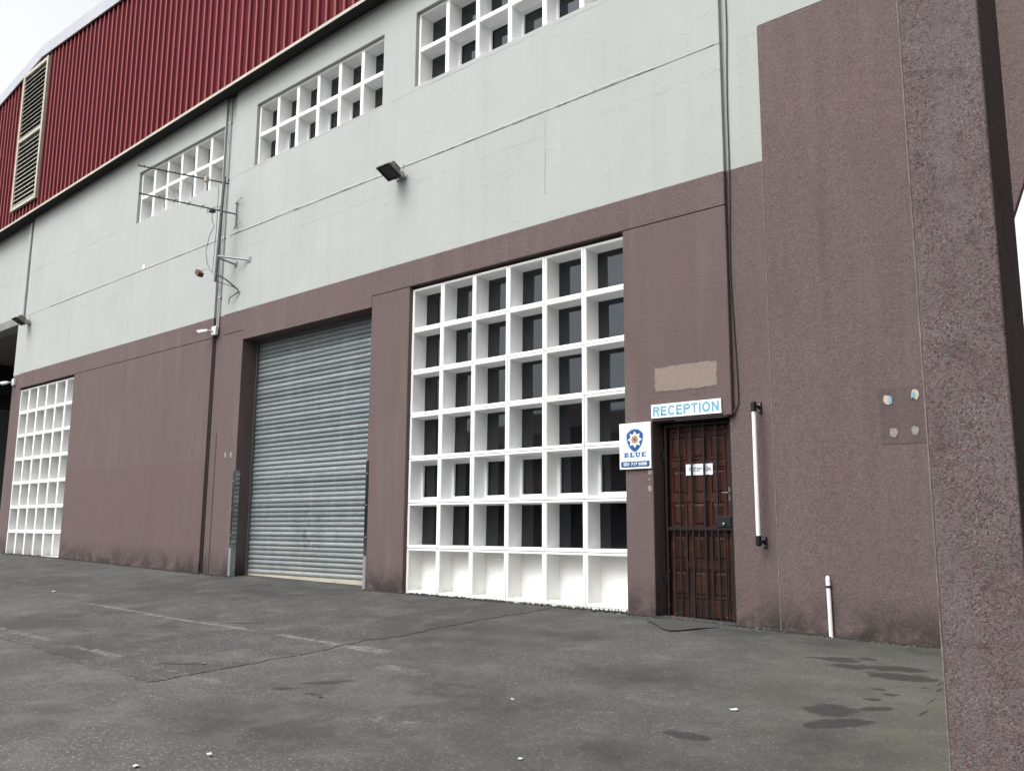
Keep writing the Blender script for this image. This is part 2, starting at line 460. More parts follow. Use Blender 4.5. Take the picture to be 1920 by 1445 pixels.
def m_pier():
    t = NT('coarse_pebbledash')
    v = t.n.new('ShaderNodeTexVoronoi'); t.put(v.inputs['Vector'], t.mapping((1, 1, 1), vec=None))
    v.inputs['Scale'].default_value = 165; v.inputs['Randomness'].default_value = 1.0
    sx = t.sep(v.outputs['Color'])
    col = t.ramp(sx[0], [(0.0, (0.045, 0.036, 0.039)), (0.22, (0.090, 0.056, 0.057)), (0.42, (0.122, 0.106, 0.106)), (0.62, (0.140, 0.138, 0.142)), (0.8, (0.135, 0.068, 0.066)), (1.0, (0.205, 0.19, 0.185))])
    patchy = t.noise(3.0, 4, 0.6)
    col = t.mix(t.mr(patchy, 0.35, 0.7, 0.0, 0.5), col, (0.088, 0.060, 0.061))
    col = t.mix(t.mr(t.noise(38, 3, 0.7), 0.45, 0.7, 0.0, 0.45), col, (0.150, 0.126, 0.122))
    col = t.mix(t.mr(t.noise(1.0, 4, 0.65, vec=t.mapping((5, 5, 1.1))), 0.45, 0.7, 0.0, 0.5), col, (0.150, 0.135, 0.137))
    col = t.mix(t.mr(t.noise(7, 4, 0.7, dist=1.0), 0.54, 0.72, 0.0, 0.55), col, (0.060, 0.043, 0.045))
    hb = t.math('SUBTRACT', t.noise(170, 3, 0.7), t.math('MULTIPLY', v.outputs['Distance'], 0.8))
    return t.done(col, 0.95, normal=t.bump(hb, 0.38, 0.010), spec=0.12)
M['pier'] = m_pier()

def m_asphalt(name, tone=1.0, patchy=True):
    t = NT(name)
    fine = t.noise(105, 3, 0.8)
    mid = t.noise(32, 3, 0.75)
    big = t.noise(0.55, 5, 0.62, dist=0.8)
    med = t.noise(2.2, 5, 0.65, dist=0.6)
    a, b = 0.062 * tone, 0.108 * tone
    col = t.mix(t.ramp(fine, [(0.38, 0.0), (0.63, 1.0)]), (a * 0.62, a * 0.62, a * 0.61), (b * 1.34, b * 1.34, b * 1.30))
    stone = t.voro(52, 'Color'); st = t.sep(stone)[0]
    col = t.mix(t.math('MULTIPLY', t.math('GREATER_THAN', st, 0.80), t.ramp(t.voro(52), [(0.25, 0.9), (0.5, 0.0)])), col, (0.25, 0.243, 0.222))
    col = t.mix(t.mr(mid, 0.35, 0.7, 0.0, 0.4), col, (0.042, 0.042, 0.041))
    col = t.mix(t.mr(big, 0.44, 0.62, 0.0, 0.62), col, (0.052 * tone, 0.051 * tone, 0.049 * tone))
    col = t.mix(t.mr(med, 0.48, 0.70, 0.0, 0.50), col, (0.140, 0.137, 0.126))
    bits = t.math('MULTIPLY', t.math('GREATER_THAN', t.sep(t.voro(7.0, 'Color'))[1], 0.72), t.math('LESS_THAN', t.voro(7.0), 0.055))
    col = t.mix(t.math('MULTIPLY', bits, 0.7), col, (0.42, 0.40, 0.36))
    if patchy:
        moss = t.math('MULTIPLY', t.attr('moss'), t.mr(t.noise(3.5, 5, 0.7), 0.3, 0.65))
        col = t.mix(t.math('MULTIPLY', moss, 0.75), col, (0.098, 0.098, 0.070))
    damp = t.math('MULTIPLY', t.attr('damp'), t.mr(t.noise(2.6, 5, 0.7), 0.3, 0.62))
    col = t.mix(t.math('MULTIPLY', damp, 0.85), col, (0.033, 0.032, 0.030))
    edge = t.math('ADD', t.attr('stain'), t.math('MULTIPLY', t.math('SUBTRACT', t.noise(9, 4, 0.7), 0.5), 1.5))
    stain = t.mr(edge, 0.44, 0.60)
    col = t.mix(t.math('MULTIPLY', stain, 0.74), col, (0.026, 0.026, 0.026))
    wear = t.math('ADD', t.attr('paint'), t.math('MULTIPLY', t.math('SUBTRACT', t.noise(9, 5, 0.75), 0.5), 1.5))
    pk = t.math('MULTIPLY', t.mr(wear, 0.55, 0.95), t.mr(fine, 0.35, 0.6, 0.25, 1.0))
    col = t.mix(t.math('MULTIPLY', pk, 0.62), col, (0.36, 0.36, 0.35))
    cr = t.math('ADD', t.attr('crack'), t.math('MULTIPLY', t.math('SUBTRACT', t.noise(5, 4, 0.7), 0.5), 0.7))
    ck = t.mr(cr, 0.55, 0.75)
    col = t.mix(t.math('MULTIPLY', ck, 0.7), col, (0.020, 0.020, 0.019))
    hb = t.math('ADD', t.math('MULTIPLY', fine, 0.7), t.math('ADD', mid, t.math('MULTIPLY', ck, -1.0)))
    rough = t.math('SUBTRACT', 0.92, t.math('MULTIPLY', stain, 0.35))
    return t.done(col, rough, normal=t.bump(hb, 0.65, 0.012), spec=0.3)
M['asphalt'] = m_asphalt('worn_asphalt', 0.93)
M['asphalt_new'] = m_asphalt('smoother_asphalt_patch', 0.70, False)
M['crumb'] = m_simple('asphalt_crumbs', (0.055, 0.053, 0.049), 0.95, 0.0, 0.5, 40, 0.2, bump=0.5)
M['crumb_pale'] = m_simple('pale_grit', (0.34, 0.32, 0.28), 0.95, 0.0, 0.5, 40, 0.2)
M['tar'] = m_simple('dark_grey_mat', (0.070, 0.070, 0.068), 0.7, 0.0, 0.3, 20, 0.3, bump=0.3)
M['litter'] = m_simple('pale_scrap', (0.62, 0.60, 0.55), 0.8, 0.0, 0.2, 40)
M['leaf'] = m_simple('dry_leaf', (0.42, 0.32, 0.10), 0.7, 0.0, 0.4, 60)

# ------------------------------------------------------------------ the yard
GX = [-60, -40, -13.8, -7.8, -3.45, 0.955, 4.12, 40]
GZ = [0.6, 0.5, 0.257, 0.133, 0.07, 0.033, -0.047, -0.15]
def gz(x, y):
    return float(np.interp(x, GX, GZ)) + 0.06 * min(max(y, -12.0), 0.5)

def ground_mesh():
    xs = np.concatenate([np.linspace(-90, -22, 12)[:-1], np.arange(-22, 7.5, 0.05), np.linspace(7.5, 70, 14)])
    ys = np.concatenate([np.linspace(-90, -9, 12)[:-1], np.arange(-9, 0.42, 0.05), np.linspace(0.42, 60, 10)])
    X, Y = np.meshgrid(xs, ys)
    gxs = np.linspace(-95, 75, 3401)
    prof = np.interp(gxs, GX, GZ)
    k = np.ones(25) / 25.0
    prof = np.convolve(np.pad(prof, 12, mode='edge'), k, mode='valid')
    Z = np.interp(X, gxs, prof) + 0.06 * np.clip(Y, -12, 0.5)
    Z = Z + 0.006 * np.sin(X * 1.7 + Y * 0.9) * np.sin(Y * 2.1 - X * 0.4) * np.clip(-Y, 0, 1)
    nx, ny = len(xs), len(ys)
    co = np.stack([X, Y, Z], -1).reshape(-1, 3)
    idx = np.arange(nx * ny).reshape(ny, nx)
    q = np.stack([idx[:-1, :-1], idx[:-1, 1:], idx[1:, 1:], idx[1:, :-1]], -1).reshape(-1, 4)
    me = bpy.data.meshes.new('ground')
    me.vertices.add(len(co)); me.vertices.foreach_set('co', co.ravel())
    me.loops.add(q.size); me.loops.foreach_set('vertex_index', q.ravel().astype(np.int32))
    me.polygons.add(len(q)); me.polygons.foreach_set('loop_start', np.arange(0, q.size, 4, dtype=np.int32))
    me.update(); me.validate()
    me.polygons.foreach_set('use_smooth', np.ones(len(q), dtype=bool))
    masks(me, co[:, 0], co[:, 1])
    return me

ELL = [  # oil and water marks: x, y, half length along x, half width along y, turn
    (3.62, -0.95, .16, .10, 0), (3.79, -1.13, .15, .09, 0), (4.09, -1.03, .22, .10, .2), (4.20, -1.28, .24, .12, 0), (3.80, -0.80, .09, .05, 0), (3.42, -1.0, .05, .03, 0),
    (4.19, -2.50, .17, .16, .5), (4.32, -2.78, .22, .10, .9), (4.40, -2.28, .12, .06, .8), (4.28, -2.05, .06, .05, 0), (4.33, -1.86, .06, .04, 0), (4.22, -1.75, .05, .04, 0),
    (4.30, -1.62, .05, .03, 0), (4.45, -1.55, .05, .03, 0), (3.75, -3.50, .15, .07, 0), (0.91, -4.27, .10, .05, .6), (1.0, -4.0, .16, .05, .7), (1.10, -3.85, .10, .04, .7),
    (-0.60, -4.24, .26, .05, .5), (-2.2, -2.7, .25, .06, .4), (1.2, -4.25, .10, .03, .3)]
DAMP = [(-13, -0.5, 5.5, .9), (-5, -0.4, 3.5, .55), (-1.0, -0.4, 2.4, .6), (2.8, -0.3, 1.8, .35), (-6, -1.3, 2.6, .5), (-0.2, -1.6, 1.3, .35), (1.3, -1.4, .7, .5), (2.6, -2.4, .9, .4), (-11, -3.0, 3.0, .5), (1.6, -5.0, .8, .4), (3.7, -4.0, .55, .35), (4.4, -3.3, .6, .4), (2.2, -3.5, .9, .5), (-9, -2.2, 3.5, .9), (-4.5, -0.9, 2.0, .5), (-1.0, -0.7, 1.6, .6), (0.6, -2.2, 1.0, .7), (-14, -1.5, 3.0, .6), (3.2, -0.25, 2.4, .25), (0.2, -0.2, 2.5, .3)]
LINES = [  # worn white bay lines: x0, x1, y, half width, strength
    (-8.9, -6.9, -2.62, .06, .55), (-6.9, -5.6, -2.83, .05, .42), (-5.4, -1.85, -2.91, .060, .86), (-1.05, 0.0, -2.94, .06, .80), (0.10, 0.36, -2.93, .10, .78),
    (-4.2, -2.9, -4.38, .08, .66), (-2.2, -1.45, -4.41, .07, .70), (-0.7, 0.40, -4.43, .08, .62), (1.0, 1.3, -3.36, .12, .62), (1.9, 2.3, -4.35, .16, .5), (-1.9, -1.2, -2.95, .05, .5)]
CR = [[(4.47, -1.25), (4.55, -1.55), (4.60, -1.9), (4.66, -2.3)], [(-8.0, -2.9), (-6.5, -1.6), (-6.0, -0.8)]]

def masks(me, X, Y):
    n = len(X)
    stain = np.zeros(n); damp = np.zeros(n); paint = np.zeros(n); moss = np.zeros(n); crack = np.zeros(n)
    for x, y, a, b, t in ELL:
        c, s = math.cos(t), math.sin(t)
        u = ((X - x) * c + (Y - y) * s) / a; v = (-(X - x) * s + (Y - y) * c) / b
        stain = np.maximum(stain, np.clip(1.35 - np.sqrt(u * u + v * v) * 0.85, 0, 1))
    for x, y, a, b in DAMP:
        damp = np.maximum(damp, np.exp(-(((X - x) / a) ** 2 + ((Y - y) / b) ** 2)))
    damp = np.maximum(damp, np.clip(1 + Y / 0.28, 0, 1) * 0.85)
    for x0, x1, y, h, s in LINES:
        dx = np.maximum(np.maximum(x0 - X, X - x1), 0); dy = np.abs(Y - y)
        paint = np.maximum(paint, s * np.clip(1.6 - dx / 0.12, 0, 1) * np.clip(1.6 - dy / h, 0, 1))
    moss = np.clip((X - 2.2) / 2.0, 0, 1) * np.clip(1 + Y / 5.5, 0, 1)
    moss = np.maximum(moss, np.clip((X - 4.45) / 0.15, 0, 1))
    for L in CR:
        for (xa, ya), (xb, yb) in zip(L[:-1], L[1:]):
            dx, dy = xb - xa, yb - ya; t = np.clip(((X - xa) * dx + (Y - ya) * dy) / (dx * dx + dy * dy), 0, 1)
            d = np.hypot(X - xa - t * dx, Y - ya - t * dy)
            crack = np.maximum(crack, np.clip(0.85 - d / 0.06, 0, 1))
    for k, a in (('stain', stain), ('damp', damp), ('paint', paint), ('moss', moss), ('crack', crack)):
        at = me.attributes.new(k, 'FLOAT', 'POINT'); at.data.foreach_set('value', a.astype(np.float32))

ground = add('ground', ground_mesh(), M['asphalt'])
tag(ground, 'worn grey asphalt yard in front of the warehouse', None, None, 'structure')

def patch_mesh():
    """newer asphalt layer in front of the shutter: a slab a centimetre thick with an uneven edge"""
    rng = random.Random(3)
    def side(a, b, n, amp):
        out = []
        for i in range(n):
            t = i / n
            p = Vector(a).lerp(Vector(b), t)
            j = amp * (mnoise.noise(Vector((p.x * 1.3, p.y * 1.3, 2))) + 0.5 * mnoise.noise(Vector((p.x * 6, p.y * 6, 5))))
            d = (Vector(b) - Vector(a)).normalized()
            out.append(p + Vector((-d.y, d.x)) * j)
        return out
    rim = side((-0.06, -0.02), (-0.12, -4.76), 70, 0.11) + side((-0.12, -4.76), (-4.6, -4.60), 70, 0.09) + side((-4.6, -4.60), (-7.4, -0.02), 70, 0.10)
    bm = bmesh.new()
    top = [bm.verts.new((p.x, p.y, 0)) for p in rim]
    face = bm.faces.new(top)
    bmesh.ops.recalc_face_normals(bm, faces=[face])
    # cut the slab into a fine grid so that it follows the yard and carries the wear masks
    for axis, lo, hi in ((0, -7.6, 0.2), (1, -5.0, 0.0)):
        k = lo
        while k < hi:
            no = (1, 0, 0) if axis == 0 else (0, 1, 0)
            co = (k, 0, 0) if axis == 0 else (0, k, 0)
            bmesh.ops.bisect_plane(bm, geom=bm.verts[:] + bm.edges[:] + bm.faces[:], plane_co=co, plane_no=no, dist=1e-6)
            k += 0.08
    ex = bmesh.ops.extrude_edge_only(bm, edges=[e for e in bm.edges if e.is_boundary])
    low = {v for v in ex['geom'] if isinstance(v, bmesh.types.BMVert)}
    for v in bm.verts:
        v.co.z = gz(v.co.x, v.co.y) + (-0.012 if v in low else 0.005) + 0.006 * math.sin(v.co.x * 1.7 + v.co.y * 0.9) * math.sin(v.co.y * 2.1 - v.co.x * 0.4) * min(1, -v.co.y if v.co.y < 0 else 0)
    me = bpy.data.meshes.new('asphalt_patch'); bm.to_mesh(me); bm.free()
    co = np.array([v.co[:] for v in me.vertices])
    masks(me, co[:, 0], co[:, 1])
    return me
tag(add('asphalt_patch', patch_mesh(), M['asphalt_new'], smooth=False), 'smoother newer layer of asphalt in front of the roller shutter', None, None, 'structure')

# ------------------------------------------------------------------ the warehouse
Z_JOINT, Z_BROWN, Z_CRACK, Z_TOP = 4.305, 4.676, 6.142, 9.35
BAY_A, BAY_B = (-17.12, -7.96), (-7.615, 2.269)
ROLL = (-6.95, -3.485, 4.139)
SCR_B, SCR_A = (-2.660, 0.967), (-17.12, -13.84)
UPW = [(-11.37, -7.985, 7.25, 8.385), (-6.90, -3.40, 7.30, 8.468), (-2.668, 0.965, 7.34, 8.527)]
B = thing('warehouse', 'two-storey warehouse with brown lower walls, pale grey upper walls and maroon sheet cladding', 'building', (-7.5, 0, 0))

def zb(x): return -0.45
def brk(*a): return sorted(set(a))
# pale upper walls, one sheet below and one above the lumpy horizontal joint, opened for the high windows
for x0, x1 in (BAY_A, BAY_B):
    add('upper_wall', cell_wall('upper_wall', [x0, x1], [Z_BROWN, Z_CRACK - 0.0006], lambda x, z: True, 0.0, 0.35), M['grey'], B, bevel=0.006)
    ws = [w for w in UPW if w[0] > x0 - 0.1 and w[1] < x1 + 0.1]
    xs = brk(x0, x1, *[w[0] for w in ws], *[w[1] for w in ws]); zs = brk(Z_CRACK + 0.0006, Z_TOP, *[w[2] for w in ws], *[w[3] for w in ws])
    add('upper_wall', cell_wall('upper_wall', xs, zs, lambda x, z: not any(w[0] < x < w[1] and w[2] < z < w[3] for w in ws), 0.0, 0.35), M['grey'], B, bevel=0.006)
# recessed strips between the bays, with the pipes in them
add('recess_wall', boxm('recess_wall', -7.99, -7.58, 0.06, 0.4, -0.45, Z_BROWN + 0.02), M['brown'], B)
add('recess_wall', boxm('recess_wall', -7.99, -7.58, 0.06, 0.4, Z_BROWN + 0.02, Z_TOP), M['grey'], B)
add('recess_wall', boxm('recess_wall', 2.215, 2.80, 0.06, 0.4, -0.45, Z_BROWN + 0.02), M['brown'], B)
add('recess_wall', boxm('recess_wall', 2.18, 2.80, 0.06, 0.4, Z_BROWN + 0.02, Z_TOP), M['grey'], B)
add('recess_wall', boxm('recess_wall', -17.70, -17.08, 0.06, 0.5, -0.45, Z_BROWN + 0.02), M['brown'], B)
add('recess_wall', boxm('recess_wall', -17.70, -17.08, 0.06, 0.5, Z_BROWN + 0.02, Z_TOP), M['grey'], B)
# brown header beams
r0, r1, rz = ROLL
add('header_beam', cell_wall('header_beam', brk(BAY_B[0], r0, r1, BAY_B[1]), brk(rz, Z_JOINT + 0.0025, Z_BROWN), lambda x, z: z > Z_JOINT or r0 < x < r1, -0.003, 0.35), M['brown'], B, bevel=0.007)
add('header_beam', cell_wall('header_beam', [BAY_A[0], BAY_A[1]], [Z_JOINT + 0.0025, Z_BROWN], lambda x, z: True, -0.003, 0.35), M['brown'], B, bevel=0.007)
# brown panels below the header
zt = Z_JOINT - 0.0025
add('lower_wall', cell_wall('lower_wall', [BAY_B[0], r0], [-0.45, zt], lambda x, z: True, 0.0, 0.36), M['brown'], B, bevel=0.009)
add('lower_wall', cell_wall('lower_wall', [r1, SCR_B[0]], [-0.45, zt], lambda x, z: True, 0.0, 0.36), M['brown'], B, bevel=0.009)
DOOR = (1.322, 2.269, 2.075)
add('lower_wall', cell_wall('lower_wall', brk(SCR_B[1], DOOR[0], DOOR[1]), brk(-0.45, DOOR[2], zt), lambda x, z: not (x > DOOR[0] and z < DOOR[2]), 0.0, 0.36), M['brown'], B, bevel=0.012, segs=3)
add('lower_wall', cell_wall('lower_wall', [SCR_A[1], BAY_A[1]], [-0.45, zt], lambda x, z: True, 0.0, 0.36), M['brown_far'], B, bevel=0.009)
# right end panel: brown to a higher line, its far edge raked over the side opening
RP = [(2.713, -0.45), (4.90, -0.45), (4.90, 3.45), (5.55, 5.2), (5.9, 6.15), (2.713, 6.15)]
add('end_panel', MB().prism(RP, -0.02, 0.05).mesh('end_panel'), M['brown'], B, bevel=0.008)
add('upper_wall', MB().prism([(2.713, 6.158), (5.92, 6.158), (7.2, Z_TOP), (2.713, Z_TOP)], -0.012, 0.28).mesh('upper_wall'), M['grey'], B, bevel=0.006)
add('wall_core', MB().box(-7.8, 3.0, 0.62, 0.7, -0.45, Z_TOP).box(-17.6, -7.8, 0.62, 0.7, -0.45, Z_TOP).box(2.9, 3.0, 0.42, 0.62, -0.45, Z_TOP).box(2.9, 3.0, 0.7, 8.4, -0.45, Z_TOP).mesh('wall_core'), M['void'], B)
add('roof', boxm('roof', -25.0, 3.0, 0.1, 8.4, Z_TOP + 0.02, Z_TOP + 0.2), M['concrete'], B)

we = MB(); wp = [(2.7135 + 0.002 * mnoise.noise(Vector((i * 0.5, 2, 0))), -0.0195, -0.1 + i * 0.05) for i in range(96)]
we.tube(wp, [0.006 + 0.0045 * mnoise.noise(Vector((i * 0.37, 5, 0))) for i in range(96)], 6)
M['worn'] = m_simple('worn_render_edge', (0.245, 0.195, 0.18), 0.95, 0, 0.5, 30, 0.1)
add('worn_edge', we.mesh('worn_edge'), M['worn'], B)
# lumpy sealant on the horizontal joint of the upper walls
def sealant(x0, x1, z0, seed, amp=1.0):
    rng = random.Random(seed); n = int((x1 - x0) / 0.035)
    v, f = [], []
    for i in range(n + 1):
        x = x0 + (x1 - x0) * i / n
        a = max(0.0, mnoise.noise(Vector((x * 0.8, seed, 0))) + 0.34) * 0.105 * amp
        hi = 0.006 + a * (0.6 + 0.8 * abs(mnoise.noise(Vector((x * 9, seed, 3)))))
        lo = -0.006 - a * 0.35 * abs(mnoise.noise(Vector((x * 7, seed, 8))))
        d = 0.003 + 0.016 * abs(mnoise.noise(Vector((x * 11, seed, 5)))) * min(1, a * 60)
        v += [(x, 0.0005, z0 + lo), (x, -d, z0 + lo * 0.4), (x, -d, z0 + hi * 0.6), (x, 0.0005, z0 + hi)]
    for i in range(n):
        for k in range(3):
            f.append((i * 4 + k, (i + 1) * 4 + k, (i + 1) * 4 + k + 1, i * 4 + k + 1))
    me = pymesh('sealant_strip', v, f)
    for i, p in enumerate(me.polygons): p.use_smooth = True
    return me
add('sealant_strip', sealant(-7.55, 2.2, Z_CRACK + 0.008, 4, 1.0), M['sealant'], B)
add('sealant_strip', sealant(-15.6, -8.0, Z_CRACK + 0.008, 9, 0.7), M['sealant'], B)
def vert_crack(x, z0, z1, seed, w=0.022):
    v, f = [], []; n = 30
    for i in range(n + 1):
        z = z0 + (z1 - z0) * i / n
        c = x + 0.014 * mnoise.noise(Vector((z * 2.0, seed, 0)))
        ww = w * (0.4 + abs(mnoise.noise(Vector((z * 6, seed, 4)))))* (1 - 0.6 * i / n)
        v += [(c - ww, 0.0005, z), (c - ww * 0.4, -0.006, z), (c + ww * 0.4, -0.005, z), (c + ww, 0.0005, z)]
    for i in range(n):
        for k in range(3): f.append((i * 4 + k, i * 4 + k + 1, (i + 1) * 4 + k + 1, (i + 1) * 4 + k))
    me = pymesh('sealant_strip', v, f)
    for p in me.polygons: p.use_smooth = True
    return me
add('sealant_strip', vert_crack(-0.18, 6.12, 5.05, 3), M['sealant'], B)

# ---- precast window screens
def box_unit(w, h, d, t=0.034, g=0.0036):
    """one precast box: open front and back"""
    a, b, c, e = g, w - g, g, h - g
    i = t; k = 0.010
    o0 = [(a, 0, c), (b, 0, c), (b, 0, e), (a, 0, e)]
    fi = [(a + i - k, 0, c + i - k), (b - i + k, 0, c + i - k), (b - i + k, 0, e - i + k), (a + i - k, 0, e - i + k)]
    f2 = [(a + i, k, c + i), (b - i, k, c + i), (b - i, k, e - i), (a + i, k, e - i)]
    bi = [(a + i + 0.006, d, c + i + 0.006), (b - i - 0.006, d, c + i + 0.006), (b - i - 0.006, d, e - i - 0.006), (a + i + 0.006, d, e - i - 0.006)]
    bo = [(a, d, c), (b, d, c), (b, d, e), (a, d, e)]
    v = o0 + fi + f2 + bi + bo; f = []
    for j in range(4):
        n = (j + 1) % 4
        f += [(j, n, 4 + n, 4 + j), (4 + j, 4 + n, 8 + n, 8 + j), (8 + j, 8 + n, 12 + n, 12 + j), (12 + j, 12 + n, 16 + n, 16 + j), (n, j, 16 + j, 16 + n)]
    return MB().raw(v, f).mesh('precast_box')

def screen(x0, x1, ztop, pitch, rows, solid_row=None, frames=(), rec=0.06, depth=0.25, cols=6, head=0.02):
    w = (x1 - x0) / cols; zlow = ztop - pitch * rows
    base = add('window_screen', MB().box(x0 - 0.05, x1 + 0.05, rec + depth + 0.05, rec + depth + 0.08, zlow - 0.1, ztop + 0.15).mesh('window_screen'), M['void'], B, (0, 0, 0))
    bx = box_unit(w, pitch, depth)
    pane = boxm('pane', 0.03, w - 0.03, 0, 0.006, 0.03, pitch - 0.03)
    back = boxm('back_panel', 0.03, w - 0.03, 0, 0.02, 0.03, pitch - 0.03)
    a, b, c, e, s = 0.043, w - 0.043, 0.043, pitch - 0.043, 0.040
    frm = MB().box(a, b, 0, 0.03, c, c + s).box(a, b, 0, 0.03, e - s, e).box(a, a + s, 0, 0.03, c + s, e - s).box(b - s, b, 0, 0.03, c + s, e - s).mesh('window_frame')
    for r in range(rows):
        for k in range(cols):
            p = (x0 + k * w, rec, ztop - (r + 1) * pitch)
            jy = random.uniform(-0.0025, 0.0025)
            add('precast_box', bx, M['white'], base, (p[0], p[1] + jy, p[2]), bevel=0.0)
            q = (p[0], rec + depth - 0.012, p[2])
            if r == solid_row:
                add('back_panel', back, M['white'], base, q)
            else:
                pn_ = add('pane', pane, M['glass'], base, (q[0], q[1] + random.uniform(-0.004, 0.004), q[2])); pn_.rotation_euler = (random.uniform(-0.012, 0.012), 0, random.uniform(-0.008, 0.008))
                if (r, k) in frames:
                    add('window_frame', frm, M['frame'], base, (p[0], rec + depth - 0.055, p[2]))
    return base
add('plinth', cell_wall('plinth', [SCR_B[0] + 0.002, SCR_B[1] - 0.001], [-0.35, 0.062], lambda x, z: True, 0.058, 0.28), M['white'], B, bevel=0.008)
add('plinth', cell_wall('plinth', [SCR_A[0] + 0.03, SCR_A[1] - 0.001], [-0.2, 0.234], lambda x, z: True, 0.058, 0.28), M['white'], B, bevel=0.008)
screen(SCR_B[0] + 0.004, SCR_B[1] - 0.002, 4.268, 0.6005, 7, 6, {(4, k) for k in range(6)})
screen(SCR_A[0] + 0.03, SCR_A[1] - 0.002, 4.268, 0.576, 7, 6, set())
screen(UPW[0][0] + 0.004, UPW[0][1] - 0.002, UPW[0][3] - 0.004, 0.566, 2, None, {(1, 1), (1, 2), (1, 3), (1, 4)})
screen(UPW[1][0] + 0.004, UPW[1][1] - 0.002, UPW[1][3] - 0.004, 0.582, 2, None, {(1, 1), (1, 2), (1, 3), (1, 4)})
screen(UPW[2][0] + 0.004, UPW[2][1] - 0.002, UPW[2][3] - 0.004, 0.592, 2, None, {(1, 1), (1, 2), (1, 3), (1, 4)})

# ---- roller shutter
RY = 0.33
zs0 = 0.09
sh = add('roller_shutter', MB().box(r0 + 0.0, r0 + 0.045, RY - 0.05, RY + 0.05, -0.2, rz).box(r1 - 0.045, r1 - 0.0, RY - 0.05, RY + 0.05, -0.2, rz)
         .box(r0 + 0.045, r1 - 0.045, RY + 0.035, RY + 0.05, -0.2, rz + 0.3).mesh('roller_shutter'), M['guide'], B)
def slat_mesh(L, h):
    prof = [(0.010, 0.0), (-0.002, 0.004), (-0.010, 0.013), (-0.0145, 0.027), (-0.0145, 0.043), (-0.010, 0.057), (-0.002, 0.066), (0.004, 0.069), (0.004, 0.0715), (0.001, 0.073), (0.001, 0.0765), (0.010, 0.0775)]
    k = h / 0.0775
    n = len(prof); v = []
    for x in (0, L):
        v += [(x, y, z * k) for y, z in prof]
    f = [(i, n + i, n + i + 1, i + 1) for i in range(n - 1)]
    me = pymesh('slat', v, f)
    for p in me.polygons: p.use_smooth = True
    return me
SL = slat_mesh(r1 - r0 - 0.06, 0.0775)
z = zs0 + 0.085; k = 0
while z < rz + 0.05:
    sl = add('slat', SL, M['galv'], sh, (r0 + 0.03 + random.uniform(-0.006, 0.006), RY - 0.004 + random.uniform(-0.003, 0.003), z)); sl.rotation_euler = (random.uniform(-0.035, 0.035), random.uniform(-0.0006, 0.0006), random.uniform(-0.0012, 0.0012)); z += 0.0772
me = cell_wall('bottom_rail', [r0 + 0.05, r1 - 0.05], [0, 0.083], lambda x, z: True, 0.0, 0.03)
for v in me.vertices:     # the rail follows the slope of the yard a little at its foot
    if v.co.z < 0.01: v.co.z = gz(v.co.x, 0.3) + 0.008
    else: v.co.z += zs0
add('bottom_rail', me, M['cream'], sh, (0, RY - 0.02, 0))

# ---- reception door
DY = 0.205
dx0, dx1, dz0, dz1 = 1.345, 2.165, 0.03, 2.05
d = add('wooden_door', MB().box(dx0, dx1, DY, DY + 0.04, dz0, dz1).box(1.322, 1.347, DY - 0.04, DY + 0.05, -0.2, 2.075).box(2.163, 2.2, DY - 0.02, DY + 0.05, -0.2, 2.075).box(1.347, 2.163, DY - 0.04, DY + 0.05, 2.052, 2.2).mesh('wooden_door'), M['wood'], B, bevel=0.003)
rows = [(1.66, 1.915), (1.285, 1.565), (0.95, 1.22), (0.595, 0.875), (0.225, 0.515)]
cw = (dx1 - dx0 - 2 * 0.085 - 2 * 0.05) / 3
for (za, zc) in rows:
    for c in range(3):
        xa = dx0 + 0.085 + c * (cw + 0.05)
        w, h = cw, zc - za
        mb = MB()
        o = [(0, 0, 0), (w, 0, 0), (w, 0, h), (0, 0, h)]
        lip = [(0.0, -0.010, 0.0), (w, -0.010, 0.0), (w, -0.010, h), (0, -0.010, h)]
        i1 = [(0.014, -0.010, 0.014), (w - 0.014, -0.010, 0.014), (w - 0.014, -0.010, h - 0.014), (0.014, -0.010, h - 0.014)]
        i2 = [(0.022, 0.002, 0.022), (w - 0.022, 0.002, 0.022), (w - 0.022, 0.002, h - 0.022), (0.022, 0.002, h - 0.022)]
        i3 = [(0.05, -0.008, 0.05), (w - 0.05, -0.008, 0.05), (w - 0.05, -0.008, h - 0.05), (0.05, -0.008, h - 0.05)]
        v = o + lip + i1 + i2 + i3; f = []
        for A in (0, 4, 8, 12):
            for j in range(4):
                n = (j + 1) % 4; f.append((A + j, A + n, A + 4 + n, A + 4 + j))
        f.append((16, 17, 18, 19))
        add('door_panel', mb.raw(v, f).mesh('door_panel'), M['wood'], d, (xa, DY - 0.001, za))
# rails stand a little proud of the panels
for zz in (2.0, 1.61, 1.2525, 0.9125, 0.555, 0.12):
    hh = 0.035 if zz not in (0.12,) else 0.085
    add('door_rail', boxm('door_rail', dx0 + 0.08, dx1 - 0.08, DY - 0.012, DY - 0.0005, zz - hh, zz + hh), M['wood'], d, bevel=0.003)
add('door_handle', MB().tube([(2.115, DY, 1.30), (2.115, DY - 0.05, 1.30), (2.05, DY - 0.055, 1.302)], 0.007, 8).box(2.098, 2.132, DY - 0.006, DY + 0.001, 1.22, 1.36).mesh('door_handle'), M['alu'], d)
add('threshold', MB().box(1.30, 2.28, 0.03, 0.42, -0.3, -0.001).mesh('threshold'), M['concrete'], B, bevel=0.01)
add('threshold_edge', MB().prism([(1.36, -0.045), (2.25, -0.052), (2.25, -0.008), (1.95, -0.006), (1.62, -0.016), (1.36, -0.012)], 0.022, 0.03).mesh('threshold_edge'), M['cream'], B)

